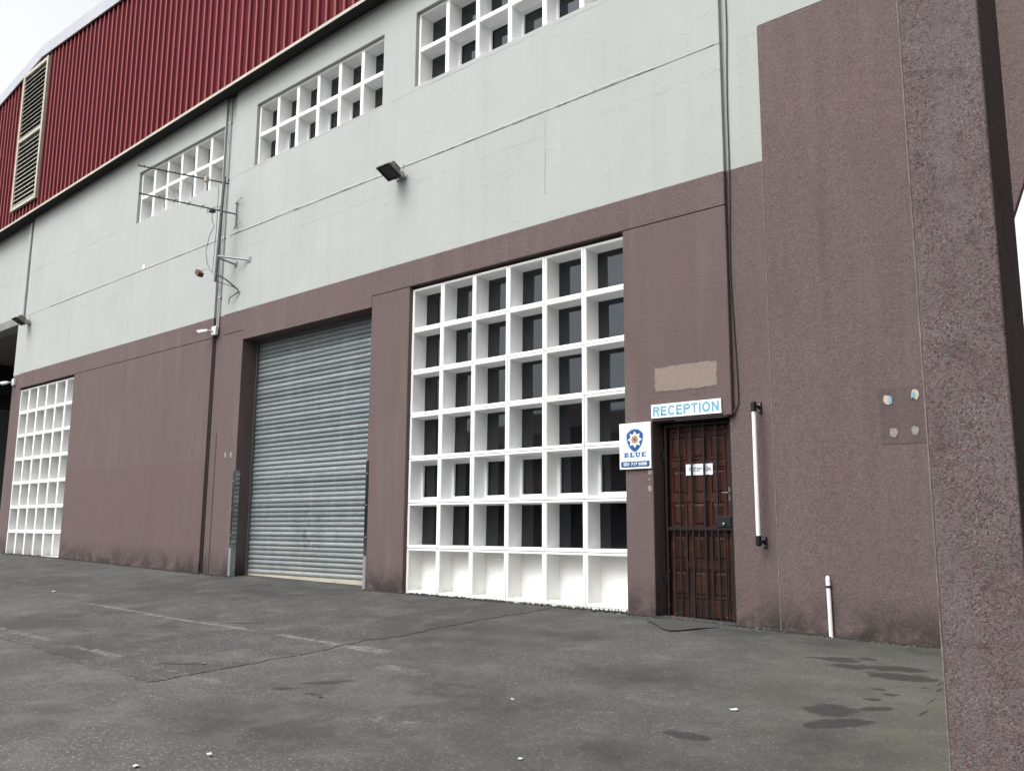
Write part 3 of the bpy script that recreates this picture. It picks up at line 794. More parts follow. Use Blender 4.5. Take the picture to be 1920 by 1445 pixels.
# ---- patches on the brown walls
def blob(cx, cz, rx, rz_, y, seed, n=18, rough=0.18, th=0.004):
    rng = random.Random(seed)
    poly = []
    for i in range(n):
        a = 2 * math.pi * i / n
        k = 1 + rng.uniform(-rough, rough)
        poly.append((cx + rx * k * math.cos(a), cz + rz_ * k * math.sin(a)))
    return MB().prism(poly, y - th, y + 0.001).mesh('patch')
def rough_rect(x0, x1, z0, z1, y, seed, j=0.008, n=16, th=0.003):
    rng = random.Random(seed); P = []
    for (a, b) in (((x0, z0), (x1, z0)), ((x1, z0), (x1, z1)), ((x1, z1), (x0, z1)), ((x0, z1), (x0, z0))):
        for i in range(n):
            t = i / n
            P.append((a[0] + (b[0] - a[0]) * t + rng.uniform(-j, j), a[1] + (b[1] - a[1]) * t + rng.uniform(-j, j)))
    return MB().prism(P, y - th, y + 0.001).mesh('patch')
add('bare_render_patch', rough_rect(1.368, 2.115, 2.393, 2.655, 0.0, 5), M['beige'], B)
add('repainted_square', rough_rect(3.735, 4.16, 1.68, 2.185, -0.02, 6, 0.004), M['brown_dark'], B)
for i, (x, zz, rx, rz2) in enumerate(((3.852, 1.782, 0.034, 0.040), (4.035, 1.788, 0.034, 0.040))):
    add('adhesive_spot', blob(x, zz, rx, rz2, -0.0235, 20 + i), M['adhesive'], B)
for i, (x, zz) in enumerate(((3.815, 2.083), (4.058, 2.108))):
    o = add('broken_tile_scrap', blob(x, zz, 0.042, 0.046, -0.0235, 30 + i, 9, 0.28, 0.006), M['cream'], B)
    xs_ = 0.012 if i == 0 else -0.038
    add('blue_rim', MB().prism([(x + xs_, zz - 0.034), (x + xs_ + 0.026, zz - 0.026), (x + xs_ + 0.030, zz + 0.012), (x + xs_ + 0.004, zz + 0.026)], -0.034, -0.0295).mesh('blue_rim'), M['letter_blue'], o)
for i, (x, zz) in enumerate(((1.285, 1.535), (1.28, 1.36), (1.272, 1.455))):
    add('paint_chip', blob(x, zz, 0.026 if i < 2 else 0.012, 0.03 if i < 2 else 0.012, 0.0, 40 + i, 12, 0.3), M['adhesive'], B)
for i, (x, zz) in enumerate(((-7.30, 2.16), (-7.12, 2.155))):
    add('paint_chip', blob(x, zz, 0.03, 0.05, 0.0, 50 + i, 12, 0.2), M['adhesive'], B)

# ---- maroon cladding, trims and louvre
def zc0(x): return 8.70 + (x + 18.9) * 0.0215
def zc1(x): return 13.07 - (x + 16.85) * 0.063 if x > -16.85 else 13.07 + (x + 16.85) * 0.142
def cladding():
    v, f = [], []; x = -25.0; P = 0.235
    pts = []
    while x < 8:
        pts += [(x, -0.2), (x + 0.140, -0.2), (x + 0.165, -0.245), (x + 0.208, -0.245)]; x += P
    for (px, py) in pts: v += [(px, py, zc0(px)), (px, py, zc1(px))]
    for i in range(len(pts) - 1): f.append((2 * i, 2 * i + 2, 2 * i + 3, 2 * i + 1))
    return pymesh('cladding', v, f)
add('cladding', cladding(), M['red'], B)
def along(prof, xa, xb, zf, n=60):
    v, f = [], []; m_ = len(prof)
    brks = sorted(set([xa + (xb - xa) * i / n for i in range(n + 1)] + [-16.85]))
    for x in brks: v += [(x, y, zf(x) + dz) for y, dz in prof]
    for i in range(len(brks) - 1):
        for j in range(m_): f.append((i * m_ + j, (i + 1) * m_ + j, (i + 1) * m_ + (j + 1) % m_, i * m_ + (j + 1) % m_))
    return MB().raw(v, f)
add('flashing', along([(-0.262, -0.045), (-0.256, -0.045), (-0.256, 0.004), (-0.19, 0.004), (-0.19, 0.010), (-0.262, 0.010)], -25, 8, zc0).mesh('flashing'), M['cream'], B)
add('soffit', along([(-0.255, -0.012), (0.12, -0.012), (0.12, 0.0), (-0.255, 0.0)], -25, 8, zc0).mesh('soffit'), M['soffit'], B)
add('roof_capping', along([(-0.30, -0.10), (-0.30, 0.22), (0.6, 0.30), (0.6, 0.26), (-0.26, 0.18), (-0.26, -0.10)], -25, 8, zc1).mesh('roof_capping'), M['capping'], B)
add('roof_slope', along([(0.6, 0.27), (8.4, 0.3), (8.4, -0.1), (0.6, -0.1)], -25, 8, zc1).mesh('roof_slope'), M['capping'], B)
LX0, LX1, LZ0, LZ1 = -17.93, -16.40, 9.06, 12.78
lv = add('louvre', MB().box(LX0, LX1, -0.262, -0.252, LZ0, LZ1).mesh('louvre'), M['void'], B)
FR = MB()
FR.box(LX0 - 0.05, LX0 + 0.05, -0.315, -0.25, LZ0 - 0.05, LZ1 + 0.05).box(LX1 - 0.05, LX1 + 0.05, -0.315, -0.25, LZ0 - 0.05, LZ1 + 0.05)
for zz in (LZ0, (LZ0 + LZ1) / 2, LZ1): FR.box(LX0 + 0.05, LX1 - 0.05, -0.312, -0.25, zz - 0.045, zz + 0.045)
add('louvre_frame', FR.mesh('louvre_frame'), M['cream'], lv)
nb = MB().raw([(LX0 + 0.05, -0.308, 0.0), (LX1 - 0.05, -0.308, 0.0), (LX1 - 0.05, -0.265, 0.06), (LX0 + 0.05, -0.265, 0.06), (LX0 + 0.05, -0.308, 0.012), (LX1 - 0.05, -0.308, 0.012), (LX1 - 0.05, -0.265, 0.07), (LX0 + 0.05, -0.265, 0.07)],
              [(0, 3, 2, 1), (4, 5, 6, 7), (0, 1, 5, 4), (2, 3, 7, 6)]).mesh('louvre_blade')
for half in (0, 1):
    za = (LZ0, (LZ0 + LZ1) / 2)[half] + 0.07; hz = (LZ1 - LZ0) / 2 - 0.16
    for i in range(14): add('louvre_blade', nb, M['cream'], lv, (0, 0, za + hz * i / 14.0))

# ---- covered passage at the far end
add('passage_ceiling', boxm('passage_ceiling', -25.0, -17.72, 0.05, 12, 6.04, 6.25), M['concrete'], B)
add('upper_wall', cell_wall('upper_wall', [-25.0, -17.705], [6.03, Z_TOP], lambda x, z: True, 0.07, 0.3), M['grey'], B)
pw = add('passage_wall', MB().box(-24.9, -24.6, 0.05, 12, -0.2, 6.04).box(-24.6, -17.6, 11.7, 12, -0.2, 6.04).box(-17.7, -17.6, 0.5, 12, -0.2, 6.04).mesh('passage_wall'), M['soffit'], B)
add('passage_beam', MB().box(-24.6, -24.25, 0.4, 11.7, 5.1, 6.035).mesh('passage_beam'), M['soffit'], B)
ps = MB()
for i in range(50): ps.box(-24.585, -24.545 + 0.0, 2.0, 7.2, 0.4 + i * 0.085, 0.4 + i * 0.085 + 0.07)
add('passage_shutter', ps.mesh('passage_shutter'), M['guide'], B)

# ------------------------------------------------------------------ pier, side wall, building opposite
pr = MB().box(5.345, 5.675, -4.149, -3.775, -0.75, 6.6)
pm = pr.mesh('pier_shaft')
pier = thing('pier', 'thick square pier of coarse maroon pebbledash close to the camera at the right', 'pillar', (5.51, -3.96, gz(5.51, -3.96)))
add('shaft', pm, M['pier'], pier, bevel=0.012, segs=3)
# worn pale arris on its near left corner
ar = MB(); pts = []
for i in range(260):
    zz = -0.7 + i * 0.028
    pts.append((5.3465 + 0.0018 * mnoise.noise(Vector((zz * 14, 0, 0))), -4.1475 + 0.0015 * mnoise.noise(Vector((zz * 11, 3, 0))), zz))
ar.tube(pts, [0.0042 + 0.003 * mnoise.noise(Vector((p[2] * 9, 1, 1))) for p in pts], 6)
add('worn_edge', ar.mesh('worn_edge'), M['worn'], pier)
add('beam', boxm('beam', 5.3, 7.45, -4.16, -3.76, 6.6, 7.1), M['brown'], pier)

ww = thing('white_building', 'bright white building glimpsed far off past the right edge of the pier', 'building', (-2.0, 38.0, 0))
bl = boxm('wall_panel', 0, 3.96, 0, 0.2, 0, 0.97)
for r_ in range(11):
    for c in range(6):
        add('wall_panel', bl, M['blockwhite'], ww, (-14 + c * 4.0 + (2.0 if r_ % 2 else 0), 38 + random.uniform(-0.01, 0.01), -0.4 + r_ * 1.0), bevel=0.02)
add('wall_core', boxm('wall_core', -14, 12, 38.12, 44, -0.4, 10.6), M['blockwhite'], ww)
add('pier_shade_wall', boxm('pier_shade_wall', 7.45, 7.80, -6.8, -0.9, -1.2, 7.1), M['brown'], pier, bevel=0.012)  # unseen wall added to darken the right side of the pier
# unseen block with panes, added right of the yard to cut skylight
add('side_shade_block', MB().box(9.6, 20.0, -24.0, 0.0, -1.5, 10.0).mesh('side_shade_block'), M['brown'], B)
wm2 = boxm('shade_block_window', -0.02, 0.06, 0, 1.6, 0, 1.1)
for i in range(9): add('shade_block_window', wm2, M['glass'], B, (9.6, -21.0 + i * 2.6, 2.2))
ob = thing('opposite_building', 'long brown building across the yard, mirrored in the lower window panes', 'building', (-30, -38, -0.8))
add('wall', boxm('wall', -75, 2, -44, -38, -1.0, 7.6), m_simple('far_brown_wall', (0.13, 0.11, 0.105), 0.8), ob)
add('roof', MB().raw([(-76, -37.6, 7.6), (3, -37.6, 7.6), (3, -41, 9.6), (-76, -41, 9.6), (-76, -44.5, 7.6), (3, -44.5, 7.6)], [(0, 1, 2, 3), (3, 2, 5, 4), (0, 3, 4), (1, 5, 2), (0, 4, 5, 1)]).mesh('roof'), m_simple('far_roof', (0.14, 0.05, 0.045), 0.7), ob)
wm = boxm('window', 0, 1.3, -0.06, 0.02, 0, 1.7)
for i in range(25): add('window', wm, M['glass'], ob, (-73 + i * 3.0, -37.98, 1.7))

# ------------------------------------------------------------------ door gate, signs, fittings
GY = 0.145
g = thing('security_gate', 'black barred steel security gate closed in front of the wooden reception door', 'gate', (1.78, GY, 0.0))
gx0, gx1, gz0, gz1, gm = 1.375, 2.175, -0.005, 2.045, 0.937
add('gate_frame', MB().box(gx0, gx0 + 0.03, GY, GY + 0.025, gz0, gz1).box(gx1 - 0.03, gx1, GY, GY + 0.025, gz0, gz1).box(gx0 + 0.03, gx1 - 0.03, GY, GY + 0.025, gz0, gz0 + 0.03).box(gx0 + 0.03, gx1 - 0.03, GY, GY + 0.025, gz1 - 0.03, gz1).mesh('gate_frame'), M['gate'], g, bevel=0.002)
add('middle_rail', boxm('middle_rail', gx0 + 0.03, gx1 - 0.03, GY - 0.001, GY + 0.024, gm - 0.016, gm + 0.016), M['gate'], g)
n = 9
for i in range(n):
    x = gx0 + 0.03 + (gx1 - gx0 - 0.06) * (i + 1) / (n + 1)
    long = i % 2 == 1
    w = 0.0085 if long else 0.0065
    jx = random.uniform(-0.003, 0.003)
    add('bar', MB().box(x - w, x + w, GY + 0.004, GY + 0.004 + 2 * w, gz0 + 0.03, gm - 0.016).mesh('bar'), M['gate'], g)
    if long: add('bar', MB().box(x - w, x + w, GY + 0.004, GY + 0.004 + 2 * w, gm + 0.016, gz1 - 0.03).mesh('bar'), M['gate'], g)
lk = add('lock_box', boxm('lock_box', 1.985, 2.146, GY - 0.012, GY + 0.03, 0.953, 1.062), M['dark'], g, bevel=0.003)
add('knob', MB().tube([(2.075, GY - 0.012, 0.985), (2.075, GY - 0.03, 0.985), (2.075, GY - 0.036, 0.985)], [0.012, 0.014, 0.008], 12).mesh('knob'), M['steel'], lk)
add('lock_plate', boxm('lock_plate', 2.176, 2.196, GY - 0.01, GY + 0.02, 1.12, 1.32), M['alu'], g)
for zz in (0.42, 1.72):
    add('hinge', MB().tube([(1.358, GY + 0.01, zz - 0.06), (1.358, GY + 0.01, zz + 0.06)], 0.016, 10).box(1.322, 1.376, GY + 0.002, GY + 0.02, zz - 0.02, zz + 0.02).mesh('hinge'), M['dark'], g)

# reception board over the door
rs = thing('reception_sign', 'white board with pale blue RECEPTION lettering above the door', 'sign', (1.745, -0.01, 2.10))
add('board', MB().prism([(1.327, 2.107), (2.165, 2.101), (2.161, 2.252), (1.325, 2.254)], -0.022, -0.002).mesh('board'), M['sign_white'], rs, bevel=0.002)
add('lettering', stroke_text('RECEPTION', 0.795, 0.104, 1.346, 2.127, -0.0235, 0.215), M['letter_blue'], rs)

# armed response board
sx0, sx1, sz0, sz1, sy = 0.912, 1.318, 1.574, 2.076, -0.030
bs = thing('security_sign', 'white and blue board with shield, star and telephone number left of the door', 'sign', (1.115, -0.02, 1.574))
add('board', boxm('board', sx0, sx1, sy, -0.012, sz0, sz1), M['sign_white'], bs, bevel=0.001)
add('backing_strut', MB().box(1.0, 1.29, -0.012, 0.0, 1.68, 1.71).box(1.0, 1.29, -0.012, 0.0, 1.94, 1.97).mesh('backing_strut'), M['steel'], bs)
def rrect(x0, x1, z0, z1, r, n=6):
    P = []
    for cx, cz, a0 in ((x1 - r, z0 + r, -90), (x1 - r, z1 - r, 0), (x0 + r, z1 - r, 90), (x0 + r, z0 + r, 180)):
        for i in range(n + 1):
            a = R(a0 + 90 * i / n); P.append((cx + r * math.cos(a), cz + r * math.sin(a)))
    return P
def flat(poly, y, name):
    return MB().raw([(x, y, zz) for x, zz in poly], [tuple(range(len(poly)))]).mesh(name)
def star(cx, cz, r1_, r2_, n=8):
    return [(cx + (r1_ if i % 2 == 0 else r2_) * math.sin(math.pi * i / n), cz + (r1_ if i % 2 == 0 else r2_) * math.cos(math.pi * i / n)) for i in range(2 * n)]
def fan(poly, c, y, name):
    n_ = len(poly)
    return pymesh(name, [(c[0], y, c[1])] + [(a, y, b) for a, b in poly], [(0, (i + 1) % n_ + 1, i + 1) for i in range(n_)])
M['border_ink'] = m_simple('dark_border_ink', (0.10, 0.12, 0.15), 0.5)
add('border_line', flat(rrect(sx0 + 0.018, sx1 - 0.018, sz0 + 0.018, sz1 - 0.018, 0.018), sy - 0.0006, 'border_line'), M['border_ink'], bs)
add('print_field', flat(rrect(sx0 + 0.0205, sx1 - 0.0205, sz0 + 0.0205, sz1 - 0.0205, 0.0165), sy - 0.0012, 'print_field'), M['sign_pale'], bs)
BX0, BX1 = sx0 + 0.0205, sx1 - 0.0205
band = rrect(BX0, BX1, sz0 + 0.0205, sz0 + 0.088, 0.0165)
band = [(x, zz if zz < sz0 + 0.06 else sz0 + 0.082) for x, zz in band]
add('blue_band', flat(band, sy - 0.0018, 'blue_band'), M['blue'], bs)
def shield(cx, cz, w, h):
    P = []
    for t in np.linspace(0, 1, 24):          # right side from the top to the point
        P.append((t, 0))
    out = []
    top = [(-0.80, 0.36), (-0.42, 0.47), (0.0, 0.50), (0.42, 0.47), (0.80, 0.36)]
    side = [(0.96, 0.30), (1.0, 0.20), (0.98, 0.05), (0.88, -0.12), (0.70, -0.28), (0.45, -0.41), (0.20, -0.49), (0.0, -0.52)]
    for a, b in top + side: out.append((cx + a * w / 2, cz + b * h))
    for a, b in reversed(side[:-1]): out.append((cx - a * w / 2, cz + b * h))
    return out
scx, scz = 1.115, 1.885
add('shield_halo', fan(shield(scx, scz, 0.232, 0.262), (scx, scz), sy - 0.0018, 'shield_halo'), M['halo'], bs)
add('shield', fan(shield(scx, scz + 0.001, 0.210, 0.240), (scx, scz), sy - 0.0024, 'shield'), M['blue'], bs)
add('white_star', fan(star(scx, scz + 0.008, 0.092, 0.058), (scx, scz + 0.008), sy - 0.0030, 'white_star'), M['sign_white'], bs)
add('ochre_star', fan(star(scx, scz + 0.008, 0.056, 0.040), (scx, scz + 0.008), sy - 0.0036, 'ochre_star'), M['ochre'], bs)
add('centre_dot', fan(star(scx, scz + 0.008, 0.016, 0.016), (scx, scz + 0.008), sy - 0.0042, 'centre_dot'), M['blue'], bs)
# BLUE in slab capitals built from bars
def slab(word_x, z0_, h, y):
    mb = MB(); cw_ = 0.062; gap = 0.013; s_ = 0.0105; st = 0.021
    def rc(x0, x1, za, zc_): mb.raw([(x0, y, za), (x1, y, za), (x1, y, zc_), (x0, y, zc_)], [(0, 1, 2, 3)])
    x = word_x
    # B
    rc(x, x + 0.052, z0_, z0_ + s_); rc(x, x + 0.052, z0_ + h - s_, z0_ + h); rc(x + 0.008, x + 0.008 + st, z0_ + s_, z0_ + h - s_); rc(x + 0.029, x + 0.050, z0_ + h / 2 - 0.005, z0_ + h / 2 + 0.005)
    rc(x + 0.044, x + 0.062, z0_ + s_ * 0.6, z0_ + h / 2 - 0.004); rc(x + 0.042, x + 0.060, z0_ + h / 2 + 0.004, z0_ + h - s_ * 0.6)
    x += cw_ + gap
    # L
    rc(x, x + 0.038, z0_ + h - s_, z0_ + h); rc(x, x + 0.060, z0_, z0_ + s_); rc(x + 0.008, x + 0.008 + st, z0_ + s_, z0_ + h - s_); rc(x + 0.046, x + 0.060, z0_ + s_, z0_ + 0.026)
    x += cw_ + gap
    # U
    rc(x - 0.004, x + 0.030, z0_ + h - s_, z0_ + h); rc(x + 0.036, x + 0.066, z0_ + h - s_, z0_ + h); rc(x + 0.004, x + 0.004 + st, z0_ + 0.012, z0_ + h - s_); rc(x + 0.042, x + 0.058, z0_ + 0.012, z0_ + h - s_); rc(x + 0.012, x + 0.050, z0_ - 0.001, z0_ + 0.0135)
    x += cw_ + gap
    # E
    rc(x, x + 0.060, z0_, z0_ + s_); rc(x, x + 0.060, z0_ + h - s_, z0_ + h); rc(x + 0.008, x + 0.008 + st, z0_ + s_, z0_ + h - s_); rc(x + 0.029, x + 0.046, z0_ + h / 2 - 0.005, z0_ + h / 2 + 0.005)
    rc(x + 0.051, x + 0.060, z0_ + s_, z0_ + 0.016); rc(x + 0.051, x + 0.060, z0_ + h - 0.016, z0_ + h - s_)
    return mb.mesh('lettering', False)
add('lettering', slab(scx - 0.1435, 1.700, 0.052, sy - 0.0024), M['blue'], bs)
add('small_lettering', text_mesh('ARMED  RESPONSE', 0.285, 0.016, scx - 0.1425, 1.673, sy - 0.0024), M['greyink'], bs)
add('telephone_number', text_mesh('031 717 5000', 0.30, 0.034, scx - 0.150, 1.609, sy - 0.0027, 0.02), M['sign_white'], bs)

# paper notice on the door
pn = thing('paper_notice', 'small white paper reading RECEPTION on the wooden door behind the gate bars', 'notice', (1.77, DY - 0.02, 1.49))
add('sheet', boxm('sheet', 1.612, 1.93, DY - 0.0155, DY - 0.0145, 1.495, 1.612), M['paper'], pn)
add('lettering', stroke_text('RECEPTION', 0.262, 0.042, 1.650, 1.533, DY - 0.0165, 0.15), M['ink'], pn)

# vertical white bar on brackets
hb = thing('wall_bar', 'vertical white bar on two black brackets right of the door', 'rail', (2.53, 0.0, 0.8))
HX, HY = 2.540, -0.06
add('bar', MB().tube([(HX, HY, 0.85), (HX, HY, 2.115)], 0.022, 16).mesh('bar'), M['pvc'], hb, smooth=False)
for zz, up in ((2.135, 1), (0.815, -1)):
    e = add('end_bracket', MB().tube([(HX, HY, zz - 0.055 * up), (HX, HY, zz + 0.03 * up), (HX, HY, zz + 0.045 * up)], [0.029, 0.029, 0.018], 14)
            .tube([(HX, HY + 0.01, zz), (HX + 0.01, 0.055, zz - 0.005)], 0.014, 10).box(HX - 0.006, HX + 0.030, 0.046, 0.06, zz - 0.062, zz + 0.045).mesh('end_bracket'), M['dark'], hb, bevel=0.002)
    for dz in (-0.042, 0.028):
        add('screw', MB().tube([(HX + 0.012, 0.046, zz + dz), (HX + 0.012, 0.041, zz + dz)], 0.007, 8).mesh('screw'), M['steel'], e)

# white stub of pipe at the foot of the end panel
pp = thing('pvc_pipe', 'short white plastic pipe standing against the brown wall beside the pier', 'pipe', (3.20, -0.045, -0.06))
add('pipe', MB().tube([(3.205, -0.05, -0.12), (3.198, -0.045, 0.42)], 0.019, 14).mesh('pipe'), M['pvc'], pp, smooth=False)
add('cap', MB().tube([(3.198, -0.045, 0.425), (3.196, -0.045, 0.49), (3.196, -0.045, 0.515)], [0.021, 0.021, 0.012], 14).mesh('cap'), M['pvc'], pp)
add('band', MB().tube([(3.198, -0.045, 0.408), (3.198, -0.045, 0.428)], 0.022, 14).mesh('band'), M['dark'], pp)

# cable down the right recess
cb = []
for i in range(60):
    zz = 9.3 - i * (9.3 - 2.2) / 59
    cb.append((2.310 + 0.020 * math.sin(zz * 1.25) + 0.008 * math.sin(zz * 3.1), 0.046, zz))
cb += [(2.29, 0.04, 2.13), (2.27, 0.03, 2.095), (2.20, 0.02, 2.066), (1.6, 0.02, 2.066)]
tag(add('cable', MB().tube(cb, 0.007, 6).mesh('cable'), M['cable']), 'thin black cable hanging down the wall recess to the reception door', 'cable')

# corner guards at the shutter opening
def guard(x, s, name_label):
    t = thing('corner_guard', name_label, 'guard', (x, 0, gz(x, 0)), 'steel guards on the shutter jambs')
    z0_ = gz(x, 0) - 0.03
    zs_ = 1.88
    if s > 0:
        add('guard_plate', MB().box(x - 0.055, x + 0.006, -0.006, -0.001, z0_ + 0.5, zs_).box(x + 0.001, x + 0.006, -0.001, 0.09, z0_ + 0.5, zs_).mesh('guard_plate'), M['mirror'], t)
        add('guard_foot', MB().box(x - 0.055, x + 0.006, -0.0065, -0.0012, z0_, z0_ + 0.5).box(x + 0.001, x + 0.0065, -0.0012, 0.09, z0_, z0_ + 0.5).mesh('guard_foot'), M['steel'], t)
    else:
        add('guard_plate', MB().box(x - 0.006, x + 0.055, -0.006, -0.001, z0_ + 0.5, zs_).box(x - 0.006, x - 0.001, -0.001, 0.09, z0_ + 0.5, zs_).mesh('guard_plate'), M['mirror'], t)
        add('guard_foot', MB().box(x - 0.006, x + 0.055, -0.0065, -0.0012, z0_, z0_ + 0.5).box(x - 0.0065, x - 0.001, -0.0012, 0.09, z0_, z0_ + 0.5).mesh('guard_foot'), M['steel'], t)
    for zz in (0.35, 0.8, 1.25, 1.7):
        xx = x - 0.025 * s
        add('bolt', MB().tube([(xx, -0.006, zz), (xx, -0.012, zz)], 0.009, 8).mesh('bolt'), M['steel'], t)
guard(r0, 1, 'polished steel corner guard on the left jamb of the roller shutter')
guard(r1, -1, 'polished steel corner guard on the right jamb of the roller shutter')

# floodlights
def floodlight(x, zz, wall_y, label, glassmat, s=1.0):
    t = thing('floodlight', label, 'floodlight', (x, wall_y, zz), 'floodlights on the upper wall')
    # local frame: w along x, n points out of the glass (out and down), u up along the glass
    nrm = Vector((0, -0.464, -0.886)).normalized(); u = Vector((0, -0.886, 0.464)).normalized()
    ctr = Vector((x - 0.005, wall_y - 0.25 * s, zz - 0.035 * s))
    def P(a, b, c): return ctr + Vector((1, 0, 0)) * a * s + u * b * s + nrm * c * s
    W_, H_, w_, h_ = 0.125, 0.125, 0.085, 0.075
    fr = [P(-W_, -H_, 0), P(W_, -H_, 0), P(W_, H_, 0), P(-W_, H_, 0)]
    bk = [P(-w_, -h_ - 0.02, -0.15), P(w_, -h_ - 0.02, -0.15), P(w_, h_ - 0.02, -0.15), P(-w_, h_ - 0.02, -0.15)]
    add('housing', MB().raw(fr + bk, [(0, 1, 2, 3), (7, 6, 5, 4), (0, 4, 5, 1), (1, 5, 6, 2), (2, 6, 7, 3), (3, 7, 4, 0)]).mesh('housing'), M['lamp_body'], t, bevel=0.006)
    rim = MB()
    for a0, a1, b0, b1 in ((-W_ - .012, W_ + .012, -H_ - .012, -H_ + .016), (-W_ - .012, W_ + .012, H_ - .016, H_ + .012), (-W_ - .012, -W_ + .016, -H_ + .016, H_ - .016), (W_ - .016, W_ + .012, -H_ + .016, H_ - .016)):
        v = [P(a0, b0, -.006), P(a1, b0, -.006), P(a1, b1, -.006), P(a0, b1, -.006), P(a0, b0, .016), P(a1, b0, .016), P(a1, b1, .016), P(a0, b1, .016)]
        rim.raw(v, [(0, 3, 2, 1), (4, 5, 6, 7), (0, 1, 5, 4), (1, 2, 6, 5), (2, 3, 7, 6), (3, 0, 4, 7)])
    add('rim', rim.mesh('rim'), M['dark'], t)
    add('glass', MB().raw([P(-W_ + .016, -H_ + .016, .006), P(W_ - .016, -H_ + .016, .006), P(W_ - .016, H_ - .016, .006), P(-W_ + .016, H_ - .016, .006)], [(0, 1, 2, 3)]).mesh('glass'), glassmat, t)
    for a in (-0.055, 0.055): add('clip', MB().raw([P(a - .012, H_ + .008, -.02), P(a + .012, H_ + .008, -.02), P(a + .012, H_ + .022, .012), P(a - .012, H_ + .022, .012), P(a - .012, H_ - .01, .018), P(a + .012, H_ - .01, .018)], [(0, 1, 2, 3), (3, 2, 5, 4)]).mesh('clip'), M['dark'], t)
    mb = MB()
    for a in (-0.10, 0.10):
        mb.tube([P(a, -0.05, -0.05), (x + a * s, wall_y - 0.07, zz - 0.06), (x + a * s * 0.9, wall_y - 0.01, zz - 0.05)], 0.010, 6)
    mb.box(x - 0.12, x + 0.12, wall_y - 0.014, wall_y, zz - 0.075, zz - 0.03).box(x - 0.05, x + 0.05, wall_y - 0.07, wall_y - 0.014, zz - 0.06, zz + 0.03)
    add('bracket', mb.mesh('bracket'), M['pipe_light'], t)
    add('wire', MB().tube([(x + 0.03, wall_y - 0.02, zz + 0.03), (x + 0.04, wall_y - 0.035, zz + 0.10), (x + 0.035, wall_y - 0.004, zz + 0.15)], 0.006, 6).mesh('wire'), M['sealant'], t)
floodlight(-2.895, 6.04, 0.0, 'grimy dark floodlight tilted down above the roller shutter and large window screen', M['lamp_glass'], 1.0)
floodlight(-16.80, 5.97, 0.0, 'rusty beige floodlight at the far corner above the covered passage', M['lamp_glass'], 1.0)

# security cameras
def cctv(x, y, zz, label):
    t = thing('security_camera', label, 'camera', (x, y, zz), 'small white security cameras')
    add('junction_box', boxm('junction_box', x - 0.07, x + 0.07, y - 0.06, y, zz - 0.08, zz + 0.08), M['plastic_white'], t, bevel=0.008)
    a = Vector((x - 0.02, y - 0.06, zz - 0.01)); b = a + Vector((-0.03, -0.10, -0.01)); c = b + Vector((-0.11, -0.10, -0.03))
    add('arm', MB().tube([a, a + Vector((0, -0.05, 0)), b], 0.018, 8).mesh('arm'), M['pipe_light'], t)
    add('body', MB().tube([b + (c - b) * -0.15, b, c - (c - b) * 0.15, c], [0.025, 0.038, 0.038, 0.034], 12).mesh('body'), M['plastic_white'], t)
    add('hood', MB().tube([c - (c - b) * 0.6 + Vector((0, 0, 0.022)), c + (c - b) * 0.18 + Vector((0, 0, 0.020))], 0.030, 10).mesh('hood'), M['pipe_light'], t)
cctv(-7.90, 0.03, 4.43, 'white bullet camera on the conduit beside the roller shutter')
cctv(-17.55, 0.06, 4.52, 'white bullet camera on the far corner pillar beside the dark passage')

# conduits in the left recess
def pipes(x, y, za, zc_, r, name, label, mat, n=1, dx=0.045):
    t = thing(name, label, 'pipe', (x, y, za))
    for i in range(n): add('pipe', MB().tube([(x + i * dx, y, za), (x + i * dx, y, zc_)], r, 10).mesh('pipe'), mat, t)
    for k in range(4):
        zz = za + (zc_ - za) * (k + 0.5) / 4
        add('clip', boxm('clip', x - r - 0.012, x + dx * (n - 1) + r + 0.012, y - 0.004 - r * 0.3, y + r + 0.012, zz - 0.012, zz + 0.012), mat, t)
    return t
pipes(-7.90, 0.035, 4.5, 9.0, 0.013, 'conduit', 'pair of grey conduits running up the recess behind the aerials', M['pipe_light'], 2, 0.05)
pipes(-7.945, 0.046, 0.11, 4.35, 0.012, 'conduit', 'dark strip standing in for the shade down the recess left of the roller shutter', M['recess_shade'], 1)  # thin dark tube added where the return face only lies in shade
pipes(-17.30, 0.02, 5.98, 8.66, 0.035, 'downpipe', 'grey pipe running down from the soffit to the far floodlight', M['pipe_light'], 1)
pipes(-17.16, 0.045, 4.6, 8.66, 0.009, 'thin_conduit', 'thin grey wire beside the pipe at the far corner', M['pipe'], 1)
# brown pipe remnant on the left pilaster
pipes(-7.70, 0.045, 0.12, 2.55, 0.020, 'conduit', 'brown painted pipe low on the recess beside the shutter jamb', M['brown'], 1)

# television aerials
MX, MY = -7.42, -0.30
am = thing('aerial_mast', 'grey steel mast with two television aerials on wall brackets above the roller shutter', 'aerial', (MX, MY, 5.2))
add('mast', MB().tube([(-7.46, MY, 5.20), (-7.36, MY, 7.12)], 0.026, 12).mesh('mast'), M['alu'], am)
add('wall_bracket', MB().tube([(-7.42, MY, 5.66), (-6.877, 0.0, 5.55)], 0.018, 8).tube([(-7.42, MY, 5.63), (-7.412 + 0.1, 0.0, 5.55)], 0.018, 8).box(-6.92, -6.83, -0.012, 0, 5.51, 5.60).box(-7.36, -7.27, -0.012, 0, 5.51, 5.60).mesh('wall_bracket'), M['pipe'], am)
add('wall_bracket', MB().tube([(-7.45, MY, 5.34), (-7.30, -0.2, 5.24), (-7.14, -0.05, 5.06), (-7.13, -0.02, 5.02), (-7.33, -0.08, 4.93), (-7.345, -0.08, 4.82)], [0.014, 0.014, 0.014, 0.014, 0.008, 0.007], 8).tube([(-7.45, MY, 5.22), (-7.2, -0.08, 5.10)], 0.006, 6).mesh('wall_bracket'), M['cable'], am)
